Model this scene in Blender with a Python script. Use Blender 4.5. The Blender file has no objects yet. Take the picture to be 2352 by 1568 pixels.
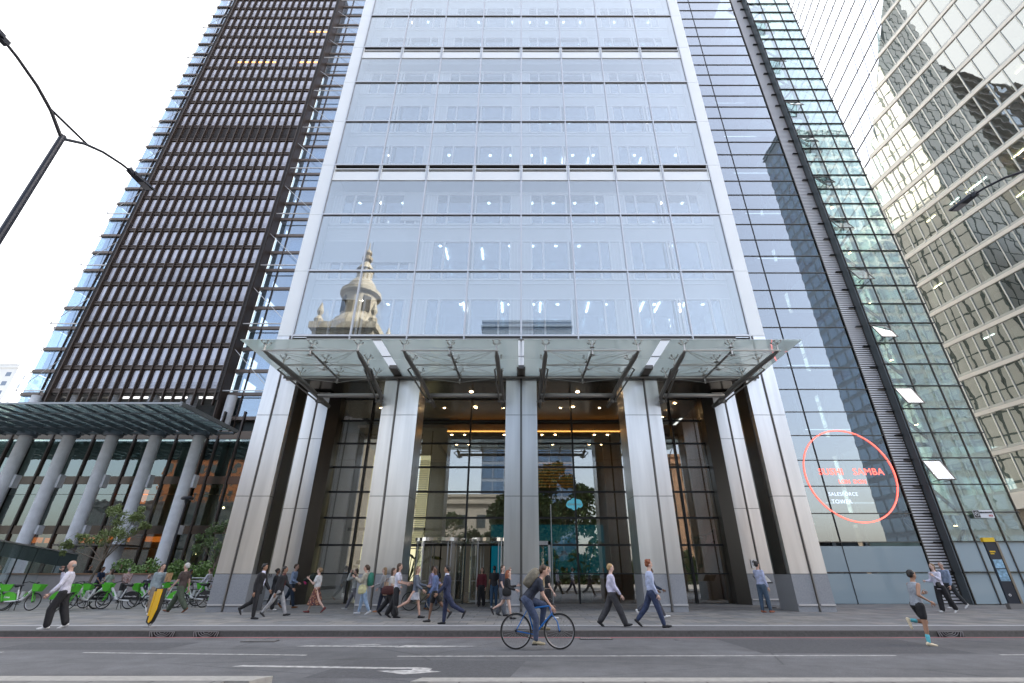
import bpy, math, random
from mathutils import Vector, Matrix
random.seed(7)
R = math.radians
C = bpy.context.scene.collection
S = bpy.context.scene

# ------------------------------------------------------------------ camera, sky, sun, exposure
cam = bpy.data.objects.new('camera', bpy.data.cameras.new('camera')); C.objects.link(cam)
cam.location = (0, 0, 1.42); cam.rotation_euler = (R(90 + 26.48), 0, 0)
cam.data.sensor_width = 36; cam.data.lens = 16.35; cam.data.shift_x = -21 / 2352
cam.data.clip_start = .1; cam.data.clip_end = 3000
S.camera = cam
SUN_EL, SUN_DIR = 40, (0.951, 0.309)
W = bpy.data.worlds.new('World'); S.world = W; W.use_nodes = True
wn = W.node_tree.nodes; bg = wn['Background']
sky = wn.new('ShaderNodeTexSky'); sky.sky_type = 'NISHITA'; sky.sun_disc = False
sky.sun_elevation = R(SUN_EL); sky.sun_rotation = math.atan2(SUN_DIR[0], SUN_DIR[1])
sky.air_density = 1.0; sky.dust_density = 5.0; sky.ozone_density = .7; sky.altitude = 0
# thin bright haze over the northern half of the sky, clear blue behind the camera
wl = W.node_tree.links; tcw = wn.new('ShaderNodeTexCoord'); dt = wn.new('ShaderNodeVectorMath'); dt.operation = 'DOT_PRODUCT'; dt.inputs[1].default_value = (-.15, .95, .1)
wl.new(tcw.outputs['Generated'], dt.inputs[0]); hz = wn.new('ShaderNodeMapRange'); hz.inputs[1].default_value = -.45; hz.inputs[2].default_value = .55; hz.inputs[3].default_value = .20; hz.inputs[4].default_value = .95
wl.new(dt.outputs['Value'], hz.inputs[0]); hm_ = wn.new('ShaderNodeMix'); hm_.data_type = 'RGBA'; hm_.inputs[7].default_value = (4.95, 4.9, 4.85, 1)
wl.new(hz.outputs[0], hm_.inputs[0]); wl.new(sky.outputs[0], hm_.inputs[6]); wl.new(hm_.outputs[2], bg.inputs[0]); bg.inputs[1].default_value = .12
sl = bpy.data.lights.new('sun', 'SUN'); sl.energy = 3.2; sl.angle = R(.5); sl.color = (1, .93, .82)
so = bpy.data.objects.new('sun', sl); C.objects.link(so)
d = Vector((SUN_DIR[0] * math.cos(R(SUN_EL)), SUN_DIR[1] * math.cos(R(SUN_EL)), math.sin(R(SUN_EL))))
so.rotation_euler = d.to_track_quat('Z', 'Y').to_euler()
S.view_settings.view_transform = 'Standard'; S.view_settings.look = 'None'
S.view_settings.exposure = 2.15; S.view_settings.gamma = 1
S.cycles.max_bounces = 8; S.cycles.transparent_max_bounces = 14; S.cycles.glossy_bounces = 4
S.cycles.diffuse_bounces = 3; S.cycles.transmission_bounces = 4
S.cycles.caustics_reflective = False; S.cycles.caustics_refractive = False
S.cycles.use_denoising = True; S.cycles.sample_clamp_indirect = 6

# ------------------------------------------------------------------ helpers
class MB:
    def __init__(s): s.v = []; s.f = []; s.m = []
    def add(s, vs, fs, m=0):
        n = len(s.v); s.v += [tuple(v) for v in vs]; s.f += [tuple(i + n for i in f) for f in fs]; s.m += [m] * len(fs); return s
    def box(s, x0, x1, y0, y1, z0, z1, m=0):
        vs = [(x, y, z) for x in (x0, x1) for y in (y0, y1) for z in (z0, z1)]
        return s.add(vs, [(0, 1, 3, 2), (4, 6, 7, 5), (0, 4, 5, 1), (2, 3, 7, 6), (0, 2, 6, 4), (1, 5, 7, 3)], m)
    def hexa(s, p, m=0):   # p: 8 points, bottom ring then top ring
        return s.add(p, [(3, 2, 1, 0), (4, 5, 6, 7), (0, 1, 5, 4), (1, 2, 6, 5), (2, 3, 7, 6), (3, 0, 4, 7)], m)
    def quad(s, a, b, c, d, m=0): return s.add([a, b, c, d], [(0, 1, 2, 3)], m)
    def bar(s, a, b, w, h, m=0, up=(0, 0, 1)):
        a, b = Vector(a), Vector(b); t = (b - a).normalized(); u = Vector(up)
        if abs(t.dot(u)) > .98: u = Vector((0, 1, 0))
        r = t.cross(u).normalized() * w / 2; u = r.cross(t).normalized() * h / 2
        return s.hexa([a - r - u, a + r - u, a + r + u, a - r + u, b - r - u, b + r - u, b + r + u, b - r + u], m)
    def rings(s, rs, m=0, cap=True):
        n = len(rs[0]); vs = [p for r in rs for p in r]; fs = []
        for k in range(len(rs) - 1):
            for i in range(n):
                j = (i + 1) % n; fs.append((k * n + i, k * n + j, (k + 1) * n + j, (k + 1) * n + i))
        if cap: fs.append(tuple(range(n - 1, -1, -1))); fs.append(tuple((len(rs) - 1) * n + i for i in range(n)))
        return s.add(vs, fs, m)
    def tube(s, pts, r, n=8, m=0):
        pts = [Vector(p) for p in pts]; rr = r if isinstance(r, (list, tuple)) else [r] * len(pts); rs = []
        for i, p in enumerate(pts):
            t = (pts[min(i + 1, len(pts) - 1)] - pts[max(i - 1, 0)]).normalized()
            a = t.orthogonal().normalized() if i == 0 else (a - t * a.dot(t)).normalized()
            b = t.cross(a)
            rs.append([p + (a * math.cos(q) + b * math.sin(q)) * rr[i] for q in [2 * math.pi * k / n for k in range(n)]])
        return s.rings(rs, m)
    def cap(s, a, b, r0, r1, n=10, m=0):   # rounded, tapered limb
        a, b = Vector(a), Vector(b); t = (b - a)
        t = t.normalized() if t.length > 1e-6 else Vector((0, 0, 1)); pts = []; rr = []
        for q in (-80, -45, 0): pts.append(a + t * r0 * math.sin(R(q))); rr.append(r0 * math.cos(R(q)))
        for q in (0, 45, 80): pts.append(b + t * r1 * math.sin(R(q))); rr.append(r1 * math.cos(R(q)))
        x = t.orthogonal().normalized(); y = t.cross(x)
        return s.rings([[p + (x * math.cos(2 * math.pi * k / n) + y * math.sin(2 * math.pi * k / n)) * q for k in range(n)] for p, q in zip(pts, rr)], m)
    def ell(s, c, rx, ry, rz, n=12, k=8, m=0, rot=None):
        c = Vector(c); rs = []
        for i in range(1, k):
            t = math.pi * i / k - math.pi / 2; ring = []
            for j in range(n):
                q = 2 * math.pi * j / n; p = Vector((rx * math.cos(t) * math.cos(q), ry * math.cos(t) * math.sin(q), rz * math.sin(t)))
                ring.append(c + (rot @ p if rot else p))
            rs.append(ring)
        return s.rings(rs, m)
    def lathe(s, prof, c=(0, 0, 0), n=20, m=0):
        c = Vector(c)
        return s.rings([[c + Vector((r * math.cos(2 * math.pi * k / n), r * math.sin(2 * math.pi * k / n), z)) for k in range(n)] for r, z in prof], m)
    def torus(s, c, rad, r, axis='y', n=28, k=6, m=0):
        pts = []; c = Vector(c); rs = []
        for i in range(n):
            q = 2 * math.pi * i / n; ring = []
            for j in range(k):
                w = 2 * math.pi * j / k; d = rad + r * math.cos(w); o = r * math.sin(w)
                p = (d * math.cos(q), o, d * math.sin(q)) if axis == 'y' else (d * math.cos(q), d * math.sin(q), o)
                ring.append(c + Vector(p))
            rs.append(ring)
        rs.append(rs[0]); return s.rings(rs, m, cap=False)
    def merge(s, o, M=None, m=None):
        n = len(s.v); s.v += [tuple(M @ Vector(v)) if M else v for v in o.v]; s.f += [tuple(i + n for i in f) for f in o.f]
        s.m += [m] * len(o.f) if m is not None else o.m; return s
    def build(s, name, mat, parent=None, smooth=False, **kw):
        me = bpy.data.meshes.new(name); me.from_pydata(s.v, [], s.f); me.update()
        mats = mat if isinstance(mat, (list, tuple)) else [mat]
        for q in mats: me.materials.append(q)
        if len(mats) > 1: me.polygons.foreach_set('material_index', s.m)
        if smooth: me.polygons.foreach_set('use_smooth', [True] * len(me.polygons))
        o = bpy.data.objects.new(name, me); C.objects.link(o)
        if parent: o.parent = parent
        return tag(o, **kw)

def tag(o, label=None, cat=None, group=None, kind=None):
    if label: o['label'] = label
    if cat: o['category'] = cat
    if group: o['group'] = group
    if kind: o['kind'] = kind
    return o
def thing(name, label, cat, loc=(0, 0, 0), rz=0, group=None):
    o = bpy.data.objects.new(name, None); C.objects.link(o); o.empty_display_size = .2
    o.location = loc; o.rotation_euler.z = rz
    return tag(o, label, cat, group)
def dup(root, loc=None, rz=None, label=None, group=None, parent=None):
    def cp(o, par):
        c = o.copy(); C.objects.link(c); c.parent = par
        for ch in kids.get(o, []): cp(ch, c)
        return c
    kids = {}
    for o in C.objects:
        if o.parent: kids.setdefault(o.parent, []).append(o)
    r = cp(root, parent)
    if loc is not None: r.location = loc
    if rz is not None: r.rotation_euler.z = rz
    return tag(r, label, None, group)
def inst(src, loc, name=None, parent=None, rz=None):
    c = src.copy(); C.objects.link(c); c.location = loc; c.parent = parent or src.parent
    if rz is not None: c.rotation_euler.z = rz
    return c

# ------------------------------------------------------------------ materials
MT = {}
def mat(name, col, rough=.6, metal=0, noise=0, nscale=5, bump=0, bscale=40, spec=.5, emit=0, coat=0, stretch=None):
    if name in MT: return MT[name]
    m = bpy.data.materials.new(name); m.use_nodes = True; N = m.node_tree.nodes; L = m.node_tree.links
    b = N['Principled BSDF']; b.inputs['Base Color'].default_value = (*col, 1); b.inputs['Roughness'].default_value = rough
    b.inputs['Metallic'].default_value = metal; b.inputs['Specular IOR Level'].default_value = spec
    b.inputs['Coat Weight'].default_value = coat
    if emit: b.inputs['Emission Color'].default_value = (*col, 1); b.inputs['Emission Strength'].default_value = emit
    if noise or bump:
        tc = N.new('ShaderNodeTexCoord'); mp = N.new('ShaderNodeMapping'); L.new(tc.outputs['Object'], mp.inputs[0])
        if stretch: mp.inputs['Scale'].default_value = stretch
    if noise:
        n = N.new('ShaderNodeTexNoise'); n.inputs['Scale'].default_value = nscale; n.inputs['Detail'].default_value = 6
        L.new(mp.outputs[0], n.inputs[0]); r = N.new('ShaderNodeMapRange')
        r.inputs[1].default_value = .3; r.inputs[2].default_value = .7; r.inputs[3].default_value = 1 - noise; r.inputs[4].default_value = 1 + noise
        L.new(n.outputs[0], r.inputs[0]); mx = N.new('ShaderNodeMix'); mx.data_type = 'RGBA'; mx.blend_type = 'MULTIPLY'; mx.inputs[0].default_value = 1
        mx.inputs[6].default_value = (*col, 1); L.new(r.outputs[0], mx.inputs[7]); L.new(mx.outputs[2], b.inputs['Base Color'])
    if bump:
        n2 = N.new('ShaderNodeTexNoise'); n2.inputs['Scale'].default_value = bscale; n2.inputs['Detail'].default_value = 4
        L.new(mp.outputs[0], n2.inputs[0]); bp = N.new('ShaderNodeBump'); bp.inputs['Strength'].default_value = bump; bp.inputs['Distance'].default_value = .02
        L.new(n2.outputs[0], bp.inputs['Height']); L.new(bp.outputs[0], b.inputs['Normal'])
    MT[name] = m; return m
def glass(name, tint=(.8, .9, .9), base=.1, top=.9, rcol=(1, 1, 1), rough=0.0, wave=0, wscale=.5, frost=0, frostcol=(.8, .85, .85), vary=0, power=5):
    """architectural glass: tinted transparency mixed with a mirror by incidence; frost adds a matt printed layer"""
    m = bpy.data.materials.new(name); m.use_nodes = True; N = m.node_tree.nodes; L = m.node_tree.links; N.clear()
    out = N.new('ShaderNodeOutputMaterial'); tr = N.new('ShaderNodeBsdfTransparent'); tr.inputs[0].default_value = (*tint, 1)
    gl = N.new('ShaderNodeBsdfGlossy'); gl.inputs[0].default_value = (*rcol, 1); gl.inputs[1].default_value = rough
    lw = N.new('ShaderNodeLayerWeight'); lw.inputs[0].default_value = .5
    pw = N.new('ShaderNodeMath'); pw.operation = 'POWER'; pw.inputs[1].default_value = power * .5; L.new(lw.outputs['Facing'], pw.inputs[0])
    mr = N.new('ShaderNodeMapRange'); mr.inputs[3].default_value = base; mr.inputs[4].default_value = top; L.new(pw.outputs[0], mr.inputs[0])
    mx = N.new('ShaderNodeMixShader'); L.new(mr.outputs[0], mx.inputs[0]); L.new(gl.outputs[0], mx.inputs[2])
    src = tr.outputs[0]
    if frost:
        df = N.new('ShaderNodeBsdfDiffuse'); df.inputs[0].default_value = (*frostcol, 1); tl = N.new('ShaderNodeBsdfTranslucent'); tl.inputs[0].default_value = (*frostcol, 1)
        a = N.new('ShaderNodeMixShader'); a.inputs[0].default_value = .5; L.new(df.outputs[0], a.inputs[1]); L.new(tl.outputs[0], a.inputs[2])
        f = N.new('ShaderNodeMixShader'); f.inputs[0].default_value = frost; L.new(tr.outputs[0], f.inputs[1]); L.new(a.outputs[0], f.inputs[2]); src = f.outputs[0]
    L.new(src, mx.inputs[1]); L.new(mx.outputs[0], out.inputs[0])
    if wave:
        tc = N.new('ShaderNodeTexCoord'); n = N.new('ShaderNodeTexNoise'); n.inputs['Scale'].default_value = wscale; n.inputs['Detail'].default_value = 2
        L.new(tc.outputs['Object'], n.inputs[0]); bp = N.new('ShaderNodeBump'); bp.inputs['Strength'].default_value = 1; bp.inputs['Distance'].default_value = wave
        L.new(n.outputs[0], bp.inputs['Height']); L.new(bp.outputs[0], gl.inputs['Normal'])
    MT[name] = m; return m

steel = mat('brushed_steel', (.70, .70, .70), .30, .92, noise=.12, nscale=1.6, stretch=(1.5, 1, .12), bump=.12, bscale=.8)
steel_dark = mat('dark_bronze_metal', (.10, .092, .085), .32, .8)
pier_white = mat('pale_aluminium_panel', (.80, .82, .82), .38, .2, noise=.03, nscale=.5)
joint = mat('joint_shadow_gap', (.03, .03, .03), .8)
alu = mat('anodised_aluminium', (.55, .56, .58), .4, .7)
rod = mat('stainless_rod', (.42, .41, .39), .35, .8)
tubeM = mat('grey_painted_tube', (.20, .195, .185), .42, .3)
black = mat('black_metal', (.02, .021, .023), .4, .2)
granite = mat('grey_granite', (.30, .31, .33), .55, 0, noise=.12, nscale=30)
white = mat('white_paint', (.8, .8, .8), .5)
brown = mat('brown_bronze_cladding', (.075, .054, .043), .45, .35, noise=.08, nscale=2)
brown_lt = mat('brown_slab_edge', (.17, .135, .115), .5, .2, noise=.06, nscale=2)
lampE = mat('lit_ceiling_lamp', (1, .93, .82), emit=5)
lampW = mat('warm_downlight', (1, .66, .34), emit=10)
coveE = mat('warm_cove_light', (1, .48, .12), emit=.9)

# ------------------------------------------------------------------ ground
def asphalt():
    m = bpy.data.materials.new('asphalt'); m.use_nodes = True; N = m.node_tree.nodes; L = m.node_tree.links; b = N['Principled BSDF']; tc = N.new('ShaderNodeTexCoord')
    col = None
    def layer(kind, scale, stretch, lo, hi, a, c, detail=5):
        nonlocal col
        mp = N.new('ShaderNodeMapping'); mp.inputs['Scale'].default_value = stretch; L.new(tc.outputs['Object'], mp.inputs[0])
        n = N.new('ShaderNodeTex' + kind); n.inputs['Scale'].default_value = scale; L.new(mp.outputs[0], n.inputs[0])
        if kind == 'Noise': n.inputs['Detail'].default_value = detail; o = n.outputs[0]
        else: n.feature = 'DISTANCE_TO_EDGE'; o = n.outputs['Distance']
        r_ = N.new('ShaderNodeMapRange'); r_.inputs[1].default_value = lo; r_.inputs[2].default_value = hi; r_.inputs[3].default_value = a; r_.inputs[4].default_value = c; L.new(o, r_.inputs[0])
        mx = N.new('ShaderNodeMix'); mx.data_type = 'RGBA'; mx.blend_type = 'MULTIPLY'; mx.inputs[0].default_value = 1
        if col is None: mx.inputs[6].default_value = (.122, .126, .136, 1)
        else: L.new(col, mx.inputs[6])
        L.new(r_.outputs[0], mx.inputs[7]); col = mx.outputs[2]
    layer('Noise', .35, (.3, 1.4, 1), .35, .65, .80, 1.22)      # broad wear along the lanes
    layer('Noise', 2.6, (1, 1, 1), .3, .7, .86, 1.14)            # blotches
    layer('Noise', 70, (1, 1, 1), .3, .7, .72, 1.3, 2)           # aggregate
    layer('Voronoi', .16, (1, 2.2, 1), .0, .006, .62, 1)         # sealed cracks
    layer('Noise', .9, (.5, 1, 1), .60, .68, 1, .78)             # oil stains
    L.new(col, b.inputs['Base Color']); b.inputs['Roughness'].default_value = .8
    n2 = N.new('ShaderNodeTexNoise'); n2.inputs['Scale'].default_value = 90; L.new(tc.outputs['Object'], n2.inputs[0]); bp = N.new('ShaderNodeBump'); bp.inputs['Strength'].default_value = .6; bp.inputs['Distance'].default_value = .01
    L.new(n2.outputs[0], bp.inputs['Height']); L.new(bp.outputs[0], b.inputs['Normal']); return m
def slabs(name, c1, c2, sx, sy, mort=(.10, .10, .10)):
    m = bpy.data.materials.new(name); m.use_nodes = True; N = m.node_tree.nodes; L = m.node_tree.links; b = N['Principled BSDF']
    tc = N.new('ShaderNodeTexCoord'); br = N.new('ShaderNodeTexBrick'); L.new(tc.outputs['Object'], br.inputs[0])
    br.inputs['Color1'].default_value = (*c1, 1); br.inputs['Color2'].default_value = (*c2, 1); br.inputs['Mortar'].default_value = (*mort, 1)
    br.inputs['Scale'].default_value = 1; br.inputs['Brick Width'].default_value = sx; br.inputs['Row Height'].default_value = sy
    br.inputs['Mortar Size'].default_value = .016; br.inputs['Bias'].default_value = .0; br.offset = .37; br.squash = 1
    n = N.new('ShaderNodeTexNoise'); n.inputs['Scale'].default_value = 1.3; n.inputs['Detail'].default_value = 8; L.new(tc.outputs['Object'], n.inputs[0])
    r = N.new('ShaderNodeMapRange'); r.inputs[1].default_value = .3; r.inputs[2].default_value = .7; r.inputs[3].default_value = .78; r.inputs[4].default_value = 1.2; L.new(n.outputs[0], r.inputs[0])
    mx = N.new('ShaderNodeMix'); mx.data_type = 'RGBA'; mx.blend_type = 'MULTIPLY'; mx.inputs[0].default_value = 1
    L.new(br.outputs[0], mx.inputs[6]); L.new(r.outputs[0], mx.inputs[7]); L.new(mx.outputs[2], b.inputs['Base Color']); b.inputs['Roughness'].default_value = .7
    MT[name] = m; return m
ZR = -.125
MB().quad((-400, -300, -.2), (400, -300, -.2), (400, 600, -.2), (-400, 600, -.2)).build('ground', mat('far_ground', (.16, .16, .16), .9), kind='structure')
MB().quad((-300, 8.3, ZR), (300, 8.3, ZR), (300, 15.2, ZR), (-300, 15.2, ZR)).build('road', asphalt(), kind='structure')
MB().box(-300, 300, 16.62, 120, -.19, 0).build('pavement', slabs('york_stone_paving', (.265, .255, .24), (.18, .188, .20), .85, .62), kind='structure')
MB().box(-300, 300, 16.35, 16.62, -.19, .003).build('paving_channel', mat('pale_granite_strip', (.40, .41, .43), .6, noise=.1, nscale=8), kind='structure')
MB().box(-300, 300, 15.12, 16.35, -.19, 0).build('kerbside_strip', mat('asphalt_footway', (.145, .148, .158), .8, noise=.12, nscale=3, bump=.3), kind='structure')
MB().hexa([(-300, 14.84, -.19), (300, 14.84, -.19), (300, 15.12, -.19), (-300, 15.12, -.19), (-300, 14.9, .002), (300, 14.9, .002), (300, 15.12, .002), (-300, 15.12, .002)]).build('kerb', mat('dark_granite_kerb', (.05, .047, .046), .7, noise=.25, nscale=14, bump=.4), kind='structure')
foot = slabs('camera_side_paving', (.22, .215, .21), (.18, .18, .18), .9, .6)
MB().box(-300, -4.35, -21, 8.35, -.19, 0).box(-1.35, 300, -21, 8.3, -.19, 0).build('footway', foot, kind='structure')
kb = MB(); kb.hexa([(-300, 8.35, -.19), (-4.0, 8.35, -.19), (-3.82, 8.72, -.19), (-300, 8.95, -.19), (-300, 8.35, .004), (-4.0, 8.35, .004), (-3.82, 8.70, .004), (-300, 8.93, .004)])
kb.hexa([(-1.62, 8.3, -.19), (300, 8.3, -.19), (300, 8.8, -.19), (-1.5, 8.6, -.19), (-1.62, 8.3, .004), (300, 8.3, .004), (300, 8.78, .004), (-1.5, 8.58, .004)])
kb.build('near_kerb', mat('pale_granite_kerb', (.36, .355, .34), .65, noise=.14, nscale=10), kind='structure')
MB().box(-4.35, -1.35, -21, 8.3, -.19, -.115).build('dropped_crossing', mat('crossing_paving', (.15, .15, .155), .8, noise=.1), kind='structure')
paint = mat('worn_road_paint', (.44, .44, .44), .75, noise=.42, nscale=9)
red = mat('worn_red_line', (.40, .10, .10), .8, noise=.3, nscale=5, stretch=(.3, 1, 1))
z1 = ZR + .004
mk = MB()
for a, b, y0, y1 in ((-9.5, -4.5, 12.04, 11.68), (-2.57, 7.84, 11.54, 11.64), (10.1, 20, 11.73, 11.9), (-20, -11.3, 12.4, 12.1)):
    mk.quad((a, y0 - .045, z1), (b, y1 - .045, z1), (b, y1 + .045, z1), (a, y0 + .045, z1))
mk.build('lane_line', paint, kind='structure')
ar = MB()   # ahead and bus-lane arrows stretched along the road
ar.add([(-5.3, 12.99, z1), (-2.9, 12.93, z1), (-2.9, 13.08, z1), (-5.1, 13.14, z1)], [(0, 1, 2, 3)])
ar.add([(-2.95, 12.83, z1), (-2.35, 12.86, z1), (-.85, 13.03, z1), (-2.4, 13.14, z1), (-2.75, 13.2, z1)], [(0, 1, 2, 3, 4)])
ar.add([(-4.1, 13.26, z1), (-3.35, 13.26, z1), (-3.55, 13.4, z1)], [(0, 1, 2)])
ar.add([(-5.35, 10.36, z1), (-2.3, 10.12, z1), (-1.7, 10.12, z1), (-1.62, 10.2, z1), (-1.9, 10.27, z1), (-2.4, 10.27, z1), (-5.2, 10.5, z1)], [(0, 1, 2, 3, 4, 5, 6)])
ar.add([(-1.95, 10.13, z1 + .001), (-1.95, 10.0, z1 + .001), (-2.55, 9.93, z1 + .001), (-2.0, 9.6, z1 + .001), (-1.4, 9.85, z1 + .001), (-1.62, 9.95, z1 + .001), (-1.6, 10.13, z1 + .001)], [(0, 1, 2, 3, 4, 5, 6)])
ar.build('road_arrow', paint, kind='structure')
MB().quad((-3.6, 9.3, z1 - .002), (-.2, 9.3, z1 - .002), (.1, 11.0, z1 - .002), (-3.2, 11.1, z1 - .002)).quad((5.2, 11.95, z1 - .002), (9.8, 11.9, z1 - .002), (9.8, 14.3, z1 - .002), (5.1, 14.35, z1 - .002)).quad((-12, 12.5, z1 - .002), (-8.1, 12.45, z1 - .002), (-8.0, 13.7, z1 - .002), (-12.1, 13.6, z1 - .002)).build('road_patch', mat('newer_asphalt_patch', (.085, .088, .097), .8, noise=.2, nscale=20, bump=.5, bscale=70), kind='structure')
for gx, gy in ((1.95, 14.35), (-6.6, 13.9)):
    t_ = thing('road_grating', 'flat iron drain grating in the road near the kerb, ' + ('right of the blue bicycle' if gx > 0 else 'left of the white arrow'), 'drain', (gx, gy, z1)); g_ = MB().box(-.42, .42, -.16, .16, 0, .012); g_.build('frame', mat('road_iron', (.09, .09, .09), .6), t_)
    g_ = MB()
    for i in range(14): g_.box(-.38 + i * .057, -.35 + i * .057, -.14, .14, .012, .02)
    g_.build('grille', mat('worn_iron', (.30, .30, .31), .5, .5), t_)
MB().quad((-300, 14.63, z1), (300, 14.63, z1), (300, 14.72, z1), (-300, 14.72, z1)).build('red_route_line', red, kind='structure')
# kerb drains (iron gullies with concentric cast rings)
def drain(x, lab):
    t = thing('kerb_drain', lab, 'drain', (x, 14.86, -.125), group='cast iron kerb drains')
    f = MB(); f.box(-.34, .34, -.03, .0, .0, .124); f.build('plate', mat('cast_iron_black', (.012, .012, .012), .6), t)
    r = MB()
    for rad in (.07, .13, .19):
        pts = [(rad * math.cos(q) * 1.15, -.036, .118 - rad * math.sin(q) * .6) for q in [math.pi * i / 10 for i in range(11)]]; r.tube(pts, .009, 5)
    for sx in (-1, 1):
        r.bar((sx * .24, -.036, .01), (sx * .29, -.036, .115), .02, .02); r.bar((sx * .31, -.036, .005), (sx * .335, -.036, .12), .02, .02)
    r.bar((-.34, -.036, .12), (.34, -.036, .12), .015, .012); r.build('grille', mat('worn_iron', (.30, .30, .31), .5, .5), t)
drain(-9.75, 'left one of the two adjacent iron kerb drains near the yellow marker')
drain(-8.55, 'right one of the two adjacent iron kerb drains near the yellow marker')
drain(11.65, 'iron kerb drain with arc pattern beside the runner')

# ------------------------------------------------------------------ OFFICE TOWER
G_out = glass('tower_outer_glass', (.945, .965, .98), base=.25, top=.92, rcol=(.885, .91, .895))
G_in = glass('tower_inner_glass', (.42, .52, .60), base=.20, top=.7, rcol=(.9, .95, 1))
inner_wall = mat('inner_facade_panel', (.74, .77, .80), .6)
inner_frame = mat('inner_window_frame', (.9, .92, .95), .5)
room_wall = mat('office_wall', (.36, .40, .45), .8)
tower = thing('office_tower', 'tall office tower with pale blue glass grid above steel columns', 'office tower', (0, 22, 0))
T = lambda mb, name, m, par=None, **k: mb.build(name, m, par or tower, **k)
def TB(x0, x1, y0, y1, z0, z1): return MB().box(x0, x1, y0 - 22, y1 - 22, z0, z1)
ZF = [12.72 + 4.17 * k for k in range(12)]; ZT = ZF[-1]
# white edge piers with panel joints
for sx in (-1, 1):
    a, b = sorted((sx * 12.17, sx * 12.95)); p = MB(); z = 12.72; k = 0
    while z < ZT:
        z2 = min(z + 4.17 - .02, ZT); p.box(a, b, 0, 5.0, z, z2); z = z2 + .02
    p.box(a + .02, b - .02, .02, 5.0, 12.7, ZT, 0)
    T(p, 'corner_pier', pier_white)
    T(MB().box(*sorted((sx * 12.10, sx * 12.17)), -.03, .12, 12.72, ZT), 'edge_trim', steel_dark)
# shell behind (sides and roof, seen from the street corner and by the sun)
sh = MB().box(-12.93, -12.7, 5.0, 28, 12.72, ZT).box(12.7, 12.93, 5.6, 28, 12.72, ZT).box(-12.9, 12.9, 0.3, 28, ZT, ZT + .5).box(-12.9, 12.9, 27.7, 28, 0, ZT)
T(sh, 'side_wall', mat('side_joint', (.06, .07, .07), .5))
sp_ = MB()
for i in range(11):
    for j in range(16): sp_.box(12.93, 12.99, 5.1 + i * 2.08, 5.1 + i * 2.08 + 1.9, 13 + j * 2.85, 13 + j * 2.85 + 2.65)
T(sp_, 'added_side_panels', mat('cream_mirror_fill', (.66, .62, .54), .4), kind='stuff')  # unseen cream cladding added to fill the skyscraper's mirror image
fl = MB()
for z in ZF: fl.box(-12.1, 12.1, 1.1, 27.5, z - .35, z + .05)
T(fl, 'floor_slab', mat('office_ceiling', (.40, .43, .46), .8))
# core wall inside
T(MB().box(-12, 12, 9, 9.2, 12.8, ZT), 'core_wall', room_wall)
# mullions
for k in range(-4, 5):
    x = k * 3.035; m = MB().box(x - .03, x + .03, -.06, .14, 12.5, ZT); m.box(x - .055, x - .03, .0, .1, 12.5, ZT).box(x + .03, x + .055, 0, .1, 12.5, ZT)
    T(m, 'mullion', alu if k % 4 else alu)
for k, z in enumerate(ZF):
    T(MB().box(-12.15, 12.15, -.055, .12, z - .045, z + .055), 'transom', alu)
    T(MB().box(-12.15, 12.15, .0, .11, z - .075, z - .035), 'transom_shadow_gap', steel_dark)
BANDF = [i for i in range(len(ZF)) if i % 3 == 0 and i > 0]
blind = mat('pale_roller_blind', (.62, .66, .70), .8)
pane_m = {}
proto = {}
def inner_mesh(hgt, var):
    # one bay of the second skin: spandrel above, side panels, two lights with frames. origin at bay left, floor level
    zt = hgt - (1.35 if hgt > 3.5 else .35)
    mb = MB(); y = 1.0
    mb.box(.0, 3.035, y, y + .05, zt + .1, hgt - .02, 0)                      # spandrel panel
    mb.box(.02, 3.01, y - .06, y, zt + .02, zt + .1, 1)                         # head rail
    mb.box(.02, 3.01, y - .06, y, hgt - .28, hgt - .22, 1)
    xs = (.0, .62, 1.35, 2.9) if var == 0 else (.1, 1.75, 2.4, 3.035)
    pl = (0, .62) if var == 0 else (2.4, 3.035)
    mb.box(pl[0], pl[1], y, y + .05, 0.05, zt + .02, 0)
    for x in xs[:4]: mb.box(max(x - .05, 0), min(x + .05, 3.035), y - .07, y + .04, 0.05, zt + .02, 1)
    for x in (pl[0] + .22, pl[0] + .42): mb.box(x - .012, x + .012, y - .03, y, .05, zt, 1)
    mb.box(.0, 3.035, y - .05, y + .04, 0.02, .12, 1)
    return mb, (xs, zt)
rnd = random.Random(3)
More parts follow.
